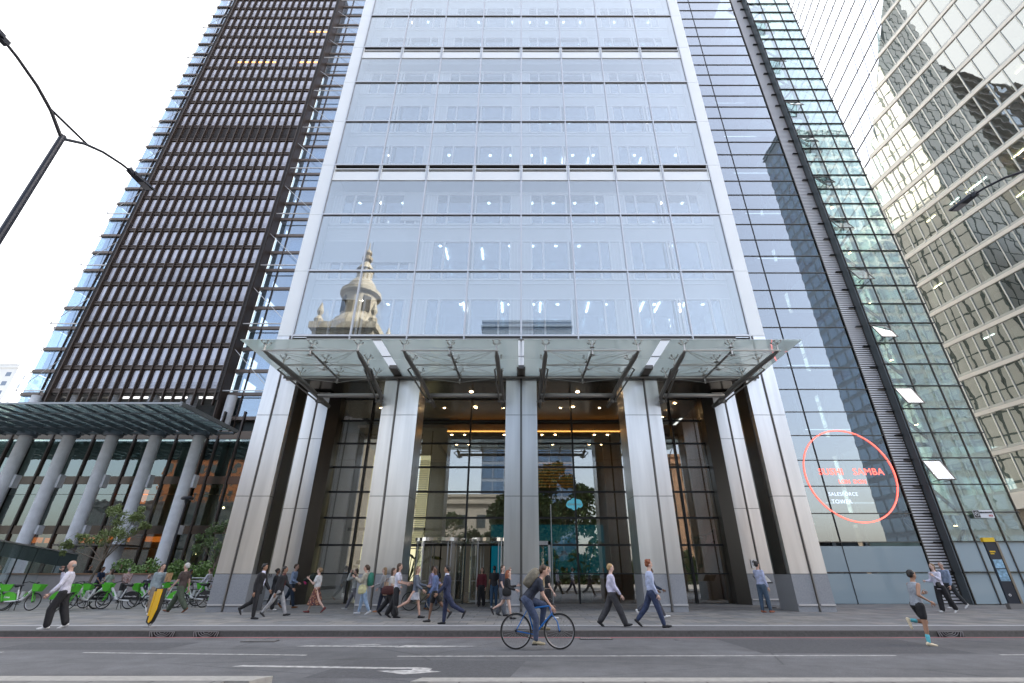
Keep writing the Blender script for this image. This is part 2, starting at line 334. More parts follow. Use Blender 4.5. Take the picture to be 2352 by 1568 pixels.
for k in range(11):
    z0 = ZF[k]; hgt = ZF[k + 1] - z0; band = (k + 1) % 3 == 0; hg = hgt - (1.35 if band else 0)
    for b in range(8):
        x0 = -12.14 + b * 3.035; var = (0, 1, 0, 1, 0, 1, 0, 1)[b]
        key = (band,)
        if key not in proto:
            proto[key] = T(MB().box(.05, 2.985, .02, .045, .05, hg - .04), 'window', G_out); o = proto[key]
        else: o = inst(proto[key], (0, 0, 0))
        o.location = (x0, 0, z0)
        k2 = (band, var)
        if k2 not in proto:
            mb, (xs, zt) = inner_mesh(hg, var); f = mb.build('inner_frame', [inner_wall, inner_frame], o); proto[k2] = f
            g = MB().box(xs[0] if var else xs[1], xs[3] if var == 0 else xs[2], 1.01, 1.03, .1, zt).build('inner_pane', G_in, o); proto[(band, var, 'g')] = g
        else:
            inst(proto[k2], (0, 0, 0), parent=o); inst(proto[(band, var, 'g')], (0, 0, 0), parent=o)
        bl = {(1, 0): (.1, 1.45, 1.1, 2.75), (1, 1): (.1, 2.9, 1.3, 2.75), (2, 1): (1.5, 2.9, .35, 2.6), (0, 7): None}.get((k, b))
        if k == 1 and b == 0: bl = (.1, 2.9, 1.3, 2.75)
        if bl:
            q = MB(); z = bl[2]
            while z < bl[3]: q.box(bl[0], bl[1], .88, .92, z, z + .075); z += .09
            q.box(bl[0], bl[1], .86, .94, bl[2] - .05, bl[2]); q.build('blind', blind, o)
# louvred metal bands every third floor
for k in BANDF:
    z = ZF[k] - 1.35
    for b in range(8):
        x0 = -12.14 + b * 3.035
        if ('band',) not in proto:
            mb = MB().box(.06, 2.975, .03, .10, .06, .78, 0).box(.06, 2.975, .35, .4, .78, 1.31, 1).box(.06, 2.975, .0, .3, .98, 1.04, 0).box(.02, 3.01, -.02, .12, 0, .06, 0).box(.02, 3.01, .02, .36, 1.25, 1.31, 1)
            mb.box(.06, .1, -.03, .1, .06, 1.3, 0).box(2.93, 2.97, -.03, .1, .06, 1.3, 0)
            proto[('band',)] = T(mb, 'vent_band', [pier_white, steel_dark]); proto[('band',)].location = (x0, 0, z)
        else: inst(proto[('band',)], (x0, 0, z))
# ceiling lamps in the offices
lp = None
for k in range(0, 9):
    zc = ZF[k + 1] - .36
    for i in range(16):
        if rnd.random() < .25: continue
        x = -11.4 + i * 1.52
        if abs(x) > 11.5: continue
        if lp is None:
            lp = T(MB().lathe([(.1, -.02), (.1, .0)], n=10), 'ceiling_light', lampE); lp.location = (x, 2.6, zc)
        elif rnd.random() < .85: inst(lp, (x, 2.6 + (.0 if k % 2 else .5), zc))
for (x, k) in ((1.8, 3), (3.1, 3), (5.0, 3), (6.9, 3), (8.9, 3), (-2.6, 1), (-.6, 1), (-5, 1), (-3.6, 0), (-1.2, 0), (1.2, 0), (4.2, 0), (7.6, 0), (10.2, 0), (-6.6, 0), (8.6, 0)):
    T(MB().box(-.05, .05, -.6, .6, -.05, 0), 'strip_light', lampE).location = (x, 3.4, ZF[k + 1] - .38)

# fascia between columns and first floor, seen through the canopy
fa = MB()
for b in range(8):
    x0 = -12.14 + b * 3.035; fa.box(x0 + .03, x0 + 3.0, .02, .12, 11.55, 12.45); fa.box(x0 + .03, x0 + 3.0, .05, .14, 10.62, 11.5)
fa.box(-12.1, 12.1, .14, .3, 10.4, 12.6)
T(fa, 'fascia_panel', mat('pale_fascia_panel', (.85, .86, .87), .4, .1))
T(MB().box(-12.1, 12.1, -.02, .35, 10.28, 10.5).box(-12.15, 12.15, .0, .2, 12.45, 12.6), 'fascia_edge', tubeM)
# soffit over the open loggia
so_ = MB(); xs = [-11.3 + i * 2.26 for i in range(11)]
for i in range(10): so_.box(xs[i] + .01, xs[i + 1] - .01, .36, 2.9, 11.2, 11.3).box(xs[i] + .01, xs[i + 1] - .01, 2.93, 5.75, 11.2, 11.3)
so_.box(-12.9, 12.9, .36, 5.8, 11.31, 11.4)
T(so_, 'soffit', mat('bronze_soffit', (.16, .145, .12), .22, .75))
for x in (-3.0, 3.4): T(MB().lathe([(.11, 0), (.11, -.015)], n=12), 'downlight', lampW).location = (x, 4.4, 11.19)

# columns
def column(name, x0, x1, g, y0=0, dep=1.5, top=10.4, sgn=0, label=None):
    st = MB(); parts = [(x0, g - .05), (g + .05, x1)]
    zs = [1.39, 4.55, 8.36, top]
    for a, b in parts:
        for i in range(3): st.box(a, b, y0, y0 + dep, zs[i] + .012, zs[i + 1] - .012)
    o = T(st, name, steel)
    if label: o['label'] = label
    MB().box(x0 + .02, x1 - .02, y0 + .02, y0 + dep - .02, 1.3, top).build('joint_backing', joint, o)
    MB().box(g - .015, g + .015, y0 - .07, y0 + .1, 0.02, top).box(g - .05, g - .035, y0 - .03, y0 + .2, .02, top).box(g + .035, g + .05, y0 - .03, y0 + .2, .02, top).build('groove_fin', mat('groove_steel', (.26, .25, .24), .35, .7), o)
    bs = MB()
    for a, b in parts: bs.box(a, b, y0 - .015, y0 + dep + .01, .0, 1.385)
    bs.build('plinth', granite, o)
    rl = MB()
    for a, b in parts: rl.box(a + .03, b, y0 - .06, y0 - .02, .22, .28)
    rl.build('rubbing_rail', mat('polished_rail', (.7, .7, .72), .3, .6), o)
    return o
for sx in (-1, 1):
    column('column', *sorted((sx * 12.95, sx * 11.4)), sx * 12.26, top=12.7)
    column('column', *sorted((sx * 6.88, sx * 5.1)), sx * 6.2)
    o = column('column', *sorted((sx * 12.95, sx * 11.5)), sx * 12.2, y0=4.5, dep=1.6, top=11.2)
    MB().hexa([(sx * 11.5, 4.5, 0), (sx * 11.05, 5.2, 0), (sx * 11.05, 6.1, 0), (sx * 11.5, 6.1, 0), (sx * 11.5, 4.5, 11.2), (sx * 11.05, 5.2, 11.2), (sx * 11.05, 6.1, 11.2), (sx * 11.5, 6.1, 11.2)]).build('splayed_side', steel_dark, o)
    MB().box(*sorted((sx * 11.38, sx * 11.36)), .3, 1.3, 1.4, 10.2).build('inner_cheek', steel_dark, o)
column('column', -.76, .78, .0)
# lobby glass wall, y = 27.8
G_lob = glass('lobby_glass', (.80, .82, .80), base=.24, top=.92)
LY = 5.8
lz = [0, 1.4, 2.8, 4.2, 5.6, 7.0, 8.4, 9.8, 11.2]
lx = [-11.05, -9.2, -6.15, -3.08, 0, 3.08, 6.15, 9.2, 11.05]
pp = {}
for i in range(8):
    for j in range(8):
        if j < 2 and i in (2, 3): continue
        w = round(lx[i + 1] - lx[i], 2)
        if w not in pp: pp[w] = T(MB().box(.03, w - .03, 0, .02, .03, 1.37), 'lobby_pane', G_lob); pp[w].location = (lx[i], LY, lz[j])
        else: inst(pp[w], (lx[i], LY, lz[j]))
for x in lx[1:-1]: T(MB().box(x - .045, x + .045, LY - .14, LY - .01, 0, 11.2).box(x - .025, x + .025, LY + .1, LY + .35, 0 if abs(x) > .1 else 2.9, 11.2), 'lobby_mullion', black)
for z in lz[1:]: T(MB().box(-11.05, 11.05, LY - .06, LY - .005, z - .05, z + .05) if z > 2 else MB().box(-11.05, -6.1, LY - .06, LY - .005, z - .03, z + .03).box(.0, 11.05, LY - .06, LY - .005, z - .03, z + .03), 'lobby_transom', black)
# lobby room
tan = slabs('tan_stone_blocks', (.30, .22, .155), (.27, .195, .14), 1.3, .7, (.15, .11, .08))
T(MB().box(-11.9, 11.9, 6, 23, -.05, .012), 'lobby_floor', mat('lobby_floor_stone', (.22, .21, .2), .25))
cm = mat('perforated_ceiling', (.46, .38, .31), .7, noise=.25, nscale=9, stretch=(1, 4, 1))
T(MB().box(-11.9, 11.9, 5.85, 9.9, 11.25, 11.4).box(-11.9, 11.9, 11.1, 22.9, 10.9, 11.1), 'lobby_ceiling', cm)
T(MB().box(-5.2, 8.4, 10.2, 10.24, 10.3, 10.9).box(-5.2, 8.4, 9.9, 11.1, 11.5, 11.6), 'cove_panel', mat('cove_metal', (.45, .3, .16), .4, .4))
T(MB().box(-5.2, 8.4, 10.9, 11.0, 10.92, 10.98).box(-5.2, 8.4, 10.1, 10.19, 10.34, 10.4), 'cove_light', coveE)
T(MB().box(11.4, 11.7, 6.2, 24, .0, 11.2), 'stone_wall', tan); T(MB().box(6.6, 11.4, 15.5, 15.8, 0, 10.9), 'stone_wall', tan); T(MB().box(-11.9, 11.9, 23, 23.2, 0, 11.2), 'end_wall', mat('lobby_end_wall', (.16, .15, .14), .6))
T(MB().box(-1.9, 2.3, 15, 15.3, .0, 10.9), 'back_wall', mat('dark_back_wall', (.07, .06, .05), .6))
T(MB().box(-2.2, 6.0, 14.5, 14.6, 1.3, 4.6), 'video_wall', mat('teal_screen', (.0, .10, .15), .3, emit=.12))
sl_ = MB()
for i in range(9): sl_.box(-.2, 3.9, 14.2, 14.3, 7.2 + i * .22, 7.3 + i * .22)
T(sl_, 'timber_slats', mat('amber_timber_glow', (.42, .2, .05), .5, emit=.05))  # faint warm glow put into the timber colour
for i in range(7):
    T(MB().lathe([(.09, 0), (.09, -.015)], n=10), 'downlight', lampW).location = (9.9, 6.6 + i * 1.5, 11.22)
for x in (-9.3, -5.1, -3.0, -1.2, 2.6, 5.2): T(MB().lathe([(.08, 0), (.08, -.015)], n=10), 'downlight', lampW).location = (x, 7.6, 11.24)
for x in (-5.3, -4.3, -1.3, -.3, 1.6, 2.6, 5.6, 6.6):
    for y in (13, 16): T(MB().lathe([(.09, 0), (.09, -.015)], n=10), 'downlight', lampW).location = (x, y, 10.89)
T(MB().box(-5.1, -5.0, 6.5, 15, 8.4, 8.6).box(-9.5, -9.3, 10, 10.2, 0, 11).box(-11.8, -5, 12, 12.1, 4, 4.2), 'atrium_frame', steel_dark)
lv = MB()
for i in range(46): lv.box(-11.7, -7.2, 15, 15.06, 3.0 + i * .14, 3.07 + i * .14)
T(lv, 'blinds_screen', mat('louvre_screen', (.55, .5, .38), .6))
T(MB().box(-11.7, -7.2, 15.2, 15.3, .1, 9.8), 'glow_backing', mat('painted_blind_glow', (.85, .8, .5), .8, emit=.22))  # glow put into this sheet stands in for the lit blinds

# ------------------------------------------------------------------ entrance canopy
cz = 10.4
can = thing('entrance_canopy', 'glass canopy on steel spider trusses above the tower entrance', 'canopy', (0, 22, cz))
G_can = glass('canopy_glass', (.86, .92, .90), base=.10, top=.7, frost=.55, frostcol=(.86, .93, .92))
K = lambda mb, name, m, par=None, **k: mb.build(name, m, par or can, **k)
edges = [-12.08, -9.1, -6.42, -6.02, -3.1, -.12, .12, 3.1, 6.02, 6.42, 9.1, 12.08]
for i in range(11):
    if i in (2, 5, 8): continue
    K(MB().box(edges[i] + .008, edges[i + 1] - .008, -4.15, -2.1, 0, .02), 'glass_panel', G_can)
    K(MB().box(edges[i] + .008, edges[i + 1] - .008, -2.08, -.05, 0, .02), 'glass_panel', G_can)
for x in (-6.22, 0, 6.22):
    K(MB().box(x - .2, x + .2, -1.2, -.05, -.08, .1), 'gutter_box', steel_dark)
K(MB().tube([(-12.0, -.15, -.12), (12.0, -.15, -.12)], .07, 8), 'back_tube', tubeM)
sp = MB()
for a in (45, 135, 225, 315):
    c, s_ = math.cos(R(a)), math.sin(R(a)); sp.tube([(0, 0, .28), (.1 * c, .1 * s_, .30), (.2 * c, .2 * s_, .40)], .016, 5); sp.lathe([(.03, 0), (.045, .02), (.04, .04)], (.2 * c, .2 * s_, .40), 8)
sp.tube([(0, 0, 0), (0, 0, .3)], .035, 7)
sp0 = None
for bi, (xa, xb, ya, yb) in enumerate(((-10.98, -7.0, -9.88, -6.95), (-5.02, -1.06, -4.46, -.95), (1.06, 5.02, .95, 4.46), (7.0, 10.98, 6.95, 9.88))):
    zt = -.45
    for (xf, xk) in ((xa, ya), (xb, yb)):
        K(MB().tube([(xf, -4.05, zt - .03), (xf + (xk - xf) * .1, -3.6, zt - .1), (xf + (xk - xf) * .6, -1.2, zt - .42), (xk, .9, zt - .85)], [.05, .1, .11, .09], 10), 'boom', tubeM)
        for s_ in (-.16, .16):
            K(MB().tube([(xf + s_, -2.4, zt - .2), (xk + s_ * .7, -.3, zt - 1.0)], .04, 7).tube([(xf + s_, -2.4, zt - .2), (xf, -2.4, zt - .1)], .03, 6), 'strut', tubeM)
        K(MB().tube([(xk, -.3, zt - 1.0), (xk, .9, zt - .9)], .06, 7).ell((xk, -.3, zt - 1.0), .1, .1, .1).tube([(xk - .2, -.3, zt - 1), (xk + .2, -.3, zt - 1)], .045, 7), 'bracket', tubeM)
    K(MB().tube([(ya, -.55, zt - .78), (yb, -.55, zt - .78)], .105, 14), 'main_beam', mat('satin_beam', (.33, .32, .31), .35, .6), smooth=True)
    rows = [(-4.05, zt - .02), (-2.6, zt - .06), (-1.15, zt - .1)]
    cb = MB()
    for ri, (yy, zz) in enumerate(rows):
        fx = ri * .13; l = xa + (ya - xa) * fx; r = xb + (yb - xb) * fx; mid = (l + r) / 2
        K(MB().tube([(l - .1, yy, zz), (r + .1, yy, zz)], .033, 8), 'cross_tube', rod)
        K(MB().tube([(mid, yy, zz - .28), (mid, yy, zz + .2)], .035, 7).lathe([(.05, 0), (.12, .02), (.05, .04)], (mid, yy, zz - .24), 8).lathe([(.05, 0), (.12, .02), (.05, .04)], (mid, yy, zz + .12), 8), 'post', rod)
        for x in (l, r):
            cb.tube([(x, yy, zz), (mid, yy, zz + .14)], .011, 4).tube([(x, yy, zz), (mid, yy, zz - .24)], .011, 4)
        for x in (l, mid, r):
            if sp0 is None: sp0 = K(sp, 'spider_fitting', rod); sp0.location = (x, yy, zz)
            else: inst(sp0, (x, yy, zz))
    l0, r0 = xa, xb; l2 = xa + (ya - xa) * .26; r2 = xb + (yb - xb) * .26; m1 = (xa + xb) / 2
    for p in ((l0, -4.05), (r0, -4.05), (l2, -1.15), (r2, -1.15)):
        cb.tube([(p[0], p[1], zt), (m1 + (ya + yb - xa - xb) * .06, -2.6, zt + .08)], .011, 4).tube([(p[0], p[1], zt), (m1 + (ya + yb - xa - xb) * .06, -2.6, zt - .3)], .011, 4)
    K(cb, 'tie_cables', rod, kind='stuff')
    K(MB().tube([(m1, -4.05, zt - .05), ((l2 + r2) / 2, -1.15, zt - .12)], .05, 7), 'centre_tube', tubeM)

# ------------------------------------------------------------------ GLASS WING with lifts
wing = thing('lift_wing', 'glass lift wing with dark horizontal fins, right of the main tower', 'building', (13, 27.3, 0))
Wg = lambda mb, name, m, par=None, **k: mb.build(name, m, par or wing, **k)
G_w = glass('wing_glass', (.48, .56, .58), base=.30, top=.95, rcol=(.90, .92, .95), wave=.0015, wscale=.8)
G_s = glass('shaft_glass', (.78, .86, .85), base=.16, top=.9, rcol=(.92, .96, .96), wave=.0015, wscale=1.5)
frost = mat('frosted_panel', (.30, .38, .42), .35, 0, coat=.5)
M_ = 1.46; NR = 42
fin0 = None; w0 = None
for j in range(NR):
    z = j * M_
    if j == 0: Wg(MB().box(.1, 8.5, -.03, .02, .02, 1.4), 'frosted_panel', frost)
    if j == 1: Wg(MB().box(.1, 8.5, -.03, .02, 1.46, 2.72), 'frosted_panel', frost)
    for i in range(2):
        if j < 2: continue
        if w0 is None: w0 = Wg(MB().box(.03, 4.22, 0, .02, .03, 1.43), 'wing_pane', G_w); w0.location = (i * 4.25, 0, z)
        else: inst(w0, (i * 4.25, 0, z))
    if fin0 is None: fin0 = Wg(MB().box(0, 8.55, -.055, .04, -.018, .018), 'fin', steel_dark); fin0.location = (0, 0, z + M_)
    else: inst(fin0, (0, 0, z + M_))
Wg(MB().box(4.22, 4.26, -.05, .03, 0, NR * M_).box(-.05, .02, -.05, .05, 0, NR * M_), 'mullion', black)
lv = MB()
z = .05
while z < NR * M_: lv.box(8.6, 9.62, -.05, .06, z, z + .085); z += .15
Wg(lv, 'louvre_strip', mat('louvre_blade', (.62, .62, .64), .5, .3))
Wg(MB().box(8.56, 8.61, -.08, .1, 0, NR * M_).box(9.61, 9.66, -.12, .1, 0, NR * M_).box(8.6, 9.62, .08, .12, 0, NR * M_), 'louvre_frame', steel_dark)
# lift shaft box, front at y=26.7
sy = -.6
panes = 0; s0 = None; extra = MB()
xs4 = [9.75, 11.0, 12.6, 13.87]
for j in range(NR):
    z = j * M_
    for i in range(3):
        a, b = xs4[i] + .02, xs4[i + 1] - .02
        if j < 2: Wg(MB().box(a, b, sy, sy + .03, z + .04, z + 1.42), 'frosted_panel', frost); continue
        if panes < 98: Wg(MB().box(a, b, sy, sy + .02, z + .03, z + 1.43), 'shaft_pane', G_s); panes += 1
        else: extra.box(a, b, sy, sy + .02, z + .03, z + 1.43)
    if s0 is None: s0 = Wg(MB().box(9.66, 13.98, sy - .10, sy + .03, -.02, .02).box(9.2, 9.66, -.2, .0, -.02, .02), 'ledge', black); s0.location = (0, 0, z + M_)
    else: inst(s0, (0, 0, z + M_))
Wg(extra, 'upper_shaft_panes', G_s, kind='stuff')
for x in xs4: Wg(MB().box(x - .025, x + .025, sy - .05, sy + .05, 0, NR * M_), 'mullion', steel_dark)
Wg(MB().box(9.64, 9.7, sy, .0, 0, NR * M_), 'return_glass', mat('dark_return_panel', (.10, .12, .13), .2))
Wg(MB().box(13.85, 13.9, sy, 6, 0, NR * M_), 'end_glass', G_s)
# shaft inside: rails, braces, lamps
for j in range(0, NR, 3):
    z = j * M_
    s_ = MB().bar((9.9, 2.2, z), (13.7, 2.2, z + 3 * M_), .16, .16).bar((13.7, 2.4, z), (9.9, 2.4, z + 3 * M_), .16, .16).box(9.8, 13.8, 2.1, 2.3, z - .12, z + .12)
    Wg(s_, 'brace', mat('brace_steel', (.06, .07, .075), .5))
Wg(MB().tube([(11.0, 1.5, 0), (11.0, 1.5, NR * M_)], .17, 10).tube([(12.9, 1.7, 0), (12.9, 1.7, NR * M_)], .17, 10), 'lift_rail', mat('lift_column_paint', (.5, .54, .54), .5))
Wg(MB().box(9.8, 13.8, 5.8, 6, 0, NR * M_), 'shaft_back', mat('shaft_back_wall', (.46, .56, .55), .5, noise=.3, nscale=.7))
for j in (2, 4, 6, 9, 12, 15, 18): Wg(MB().lathe([(.1, 0), (.12, .3), (.09, .5)], n=10).lathe([(.09, -.01), (.09, .0)], n=10, m=1), 'shaft_lamp', [white, lampW]).location = (11.5, .8, j * M_ + .9)
# wing inside
for j in range(0, NR, 3): Wg(MB().box(.1, 8.5, .8, 7, j * M_ - .15, j * M_ + .12), 'floor_slab', mat('wing_slab', (.25, .27, .3), .7))
Wg(MB().box(0, 8.5, 5, 5.1, 0, NR * M_).box(0, .1, .1, 5, 0, NR * M_), 'lift_lobby_wall', mat('wing_inner_wall', (.13, .145, .18), .7, noise=.3, nscale=.8))
for i, x in enumerate((1.2, 3.0, 5.0, 6.9)): Wg(MB().box(x, x + .16, 2, 2.2, 0, NR * M_).box(x + .5, x + .58, 2.6, 2.7, 0, NR * M_), 'lift_guide', mat('lift_guide_steel', (.45, .48, .55), .4, .4))
for j in range(3, NR, 3): Wg(MB().box(.8, 3.6, 1.2, 1.26, .0, .03).box(4.8, 7.6, 1.2, 1.26, .0, .03), 'strip_light', mat('dim_strip_lamp', (.85, .9, 1), emit=.7)).location = (0, 0, j * M_ + .7)
# open awning windows
aw = None
for j in (4, 7, 10, 13, 16, 19, 22, 25, 29, 33):
    if aw is None:
        q = MB(); h = 1.25; d_ = .55
        q.bar((0, 0, h), (0, -d_, .12), .05, .04, 0).bar((1.0, 0, h), (1.0, -d_, .12), .05, .04, 0).bar((0, -d_, .12), (1, -d_, .12), .05, .05, 0).bar((0, 0, h), (1, 0, h), .05, .05, 0)
        q.quad((.03, -.01, h), (.97, -.01, h), (.97, -d_ + .01, .14), (.03, -d_ + .01, .14), 1)
        q.bar((.2, 0, .1), (.2, -d_, .1), .03, .03, 0).bar((.8, 0, .1), (.8, -d_, .1), .03, .03, 0)
        aw = Wg(q, 'open_window', [steel_dark, glass('awning_glass', (.75, .85, .85), base=.32, top=.95)]); aw.location = (9.78, sy - .03, j * M_ + .05)
    else: inst(aw, (9.78, sy - .03, j * M_ + .05))

# text ------------------------------------------------------------------
def text_mb(s, size, bold=0, depth=.01, sp=1):
    cu = bpy.data.curves.new('t', 'FONT'); cu.body = s; cu.size = size; cu.align_x = 'CENTER'; cu.align_y = 'CENTER'; cu.offset = bold; cu.extrude = depth; cu.space_character = sp; cu.resolution_u = 3
    o = bpy.data.objects.new('t', cu); me = bpy.data.meshes.new_from_object(o)
    mb = MB(); mb.add([v.co[:] for v in me.vertices], [tuple(p.vertices) for p in me.polygons]); bpy.data.objects.remove(o); bpy.data.meshes.remove(me); return mb
def text(s, size, x, y, z, m, parent, name='lettering', bold=0, rz=0, depth=.01, sx=1, sp=1):
    mb = text_mb(s, size, bold, depth, sp); M = Matrix.Translation((x, y, z)) @ Matrix.Rotation(rz, 4, 'Z') @ Matrix.Rotation(R(90), 4, 'X') @ Matrix.Scale(sx, 4, (1, 0, 0))
    return MB().merge(mb, M).build(name, m, parent)
neonR = mat('red_neon', (1, .12, .09), emit=.75); neonW = mat('pale_blue_letter', (.62, .72, .9), emit=.35)
sg = thing('neon_sign', 'round red neon restaurant sign reading SUSHI SAMBA LONDON on the glass wing', 'neon sign', (18.87, 27.25, 6.5))
rg = MB(); rg.torus((0, .02, -.02), 2.57, .034, n=72, k=6); rg.build('neon_ring', neonR, sg)
text('SUSHI', .50, -1.05, .044, .13, neonR, sg, bold=.007, depth=.003, sp=1.12); text('SAMBA', .54, 1.10, .044, .13, neonR, sg, depth=.003, sp=1.08)
text('LON', .30, -.44, .044, -.42, neonR, sg, bold=.003, depth=.003, sp=1.1); text('DON', .30, .44, .044, -.42, neonR, sg, bold=.003, depth=.003, sp=1.1)
sg2 = thing('wall_sign', 'pale lettering SALESFORCE TOWER below the round neon sign', 'sign', (18.15, 27.26, 5.2))
text('SALESFORCE', .27, 0, .034, .2, neonW, sg2, depth=.003, sp=1.1); text('TOWER', .30, -.2, .034, -.2, neonW, sg2, depth=.003, sp=1.1)
# street name plate
st = thing('street_sign', 'white street name plate BISHOPSGATE on the lift shaft glass', 'street sign', (24.85, 26.52, 4.27), R(-4))
MB().box(-.5, .5, -.02, .01, -.2, .2).build('plate', mat('sign_enamel', (.75, .77, .8), .3), st)
MB().box(-.48, -.2, -.026, -.02, -.18, .18).build('emblem_panel', black, st)
MB().torus((-.34, -.03, 0), .1, .014, n=16, k=4).tube([(-.42, -.03, -.04), (-.34, -.03, .05), (-.26, -.03, -.04)], .014, 5).build('emblem', white, st)
text('BISHOPSGATE', .105, .14, -.03, .07, black, st, bold=.003); text('EC2', .11, .33, -.03, -.09, mat('sign_red', (.5, .05, .06), .4), st, bold=.003)

# ------------------------------------------------------------------ HOTEL TOWER (dark brown screen, set back behind the plaza)
HY = 57
hot = thing('hotel_tower', 'dark brown hotel tower with close vertical fins and rows of small windows', 'hotel', (-61, HY, 0))
Hb = lambda mb, name, m, par=None, **k: mb.build(name, m, par or hot, **k)
FH = 3.318; HZ = 22.85; NF = 28; BW = 1.345
def hotel_glass():
    m = bpy.data.materials.new('curtained_window_sky_tone'); m.use_nodes = True; N = m.node_tree.nodes; L = m.node_tree.links; b = N['Principled BSDF']
    tc = N.new('ShaderNodeTexCoord'); oi = N.new('ShaderNodeObjectInfo')
    w = N.new('ShaderNodeTexWave'); w.inputs['Scale'].default_value = 3.5; w.inputs['Distortion'].default_value = 1.5; w.inputs['Detail'].default_value = 1
    L.new(tc.outputs['Object'], w.inputs[0]); r = N.new('ShaderNodeMapRange'); r.inputs[3].default_value = .75; r.inputs[4].default_value = 1.05; L.new(w.outputs[1], r.inputs[0])
    rr = N.new('ShaderNodeMapRange'); rr.inputs[3].default_value = .72; rr.inputs[4].default_value = 1; L.new(oi.outputs['Random'], rr.inputs[0])
    mu = N.new('ShaderNodeMath'); mu.operation = 'MULTIPLY'; L.new(r.outputs[0], mu.inputs[0]); L.new(rr.outputs[0], mu.inputs[1])
    mx = N.new('ShaderNodeMix'); mx.data_type = 'RGBA'; mx.blend_type = 'MULTIPLY'; mx.inputs[0].default_value = 1; mx.inputs[6].default_value = (.70, .69, .76, 1)  # pale base colour stands in for sky reflected in the curtained panes
    L.new(mu.outputs[0], mx.inputs[7]); L.new(mx.outputs[2], b.inputs['Base Color']); b.inputs['Roughness'].default_value = .12; b.inputs['Metallic'].default_value = .15
    b.inputs['Specular IOR Level'].default_value = .8
    return m
HG = hotel_glass(); hslat = mat('brown_louvre_slat', (.06, .05, .046), .5, .3)
cnt = 0; far = MB(); wp = None
NB = 16; SW = NB * BW
for j in range(NF):
    z = HZ + j * FH
    if j in (14,): continue
    for i in range(NB):
        x = i * BW + .22
        if cnt < 98:
            if wp is None:
                wp = Hb(MB().box(.05, .82, .07, .11, .14, 2.66), 'window', HG); wp.location = (x, 0, z)
            else: inst(wp, (x, 0, z))
            cnt += 1
        else: far.box(x + .05, x + .82, .07, .11, z + .14, z + 2.66)
Hb(far, 'upper_windows', HG, kind='stuff')
for j, i in [(20, q) for q in (4, 5, 6, 7, 8, 9, 13, 14, 15)] + [(23, q) for q in (13, 14, 15)]: Hb(MB().box(i * BW + .3, i * BW + 1.02, .0, .05, HZ + j * FH + 1.5, HZ + j * FH + 1.75), 'lit_window_strip', mat('amber_window_light', (1, .45, .12), emit=.8))
for i in range(NB + 1):
    Hb(MB().box(i * BW - .06, i * BW + .06, -.36, .1, HZ - 2.2, HZ + NF * FH).box(i * BW - .2, i * BW - .1, -.05, .3, HZ, HZ + NF * FH).box(i * BW + .1, i * BW + .2, -.05, .3, HZ, HZ + NF * FH), 'fin', brown)
for j in range(NF + 1):
    z = HZ + j * FH
    Hb(MB().box(-.2, SW + .1, -.12, .2, z - .5, z + .1).box(-.2, SW + .1, -.2, .2, z - .14, z - .08), 'spandrel', brown)
sl = MB()
for j in range(NF):
    for q in range(4): sl.box(0, SW, -.24, -.22, HZ + j * FH + .25 + q * .2, HZ + j * FH + .272 + q * .2)
for q in range(12): sl.box(0, SW, .0, .1, HZ + 14 * FH + .2 + q * .22, HZ + 14 * FH + .34 + q * .22)
Hb(sl, 'sunshade_slats', hslat, kind='stuff')
rt = MB()   # returns of the screen at both sides, slatted
for xa in (-.55, SW + .02):
    z = HZ - .5
    while z < HZ + NF * FH: rt.box(xa, xa + .5, -.3, -.2, z, z + .1); z += .22
    rt.box(xa, xa + .06, -.35, 1.6, HZ - 1.5, HZ + NF * FH).box(xa + .46, xa + .52, -.35, 1.6, HZ - 1.5, HZ + NF * FH).box(xa + .06, xa + .46, -.1, 0, HZ - 1.5, HZ + NF * FH)
Hb(rt, 'screen_return', hslat)
Hb(MB().box(-.2, SW, .3, 1.0, HZ - .6, HZ + NF * FH).box(-5.2, -.2, 8, 9, 0, HZ + NF * FH).box(SW, SW + 25, 8, 9, 0, HZ + NF * FH).box(-5.2, SW + 25, 1.9, 20, HZ + NF * FH, HZ + NF * FH + .6), 'core_wall', mat('hotel_room_wall', (.40, .36, .32), .8))
# glazed strips on both sides
G_h = glass('hotel_strip_glass', (.70, .80, .88), base=.25, top=.95, rcol=(.85, .92, 1))
gp = {}; cnt = 0; fg = MB()
curt = mat('hotel_curtain', (.55, .58, .62), .8, noise=.25, nscale=6, stretch=(4, 1, .1))
green = mat('sage_blind', (.28, .34, .27), .7)
rnd = random.Random(5); cur = MB(); cur2 = MB()
strips = [(-5.4, -3.0), (-2.95, -.6)] + [(SW + .7, SW + 2.5), (SW + 2.55, SW + 6.2), (SW + 6.25, SW + 9.9)]
for j in range(-1, NF):
    z = HZ + j * FH
    for a, b in strips:
        bx = (a, b, 1.5, 1.54, z + .15, z + FH - .42)
        if cnt < 95: Hb(MB().box(*bx), 'strip_pane', G_h); cnt += 1
        else: fg.box(*bx)
        c = rnd.random(); w = b - a
        if c < .5: cur.box(a + w * .1, a + w * (.5 + .5 * rnd.random()), 2.1, 2.15, z + .2, z + FH - .5)
        if a == strips[2][0]: cur2.box(a, a + w * .55, 2.0, 2.04, z + .2, z + FH - .5)
Hb(fg, 'upper_strip_panes', G_h, kind='stuff'); Hb(cur, 'curtains', curt, kind='stuff'); Hb(cur2, 'green_blinds', green, kind='stuff')
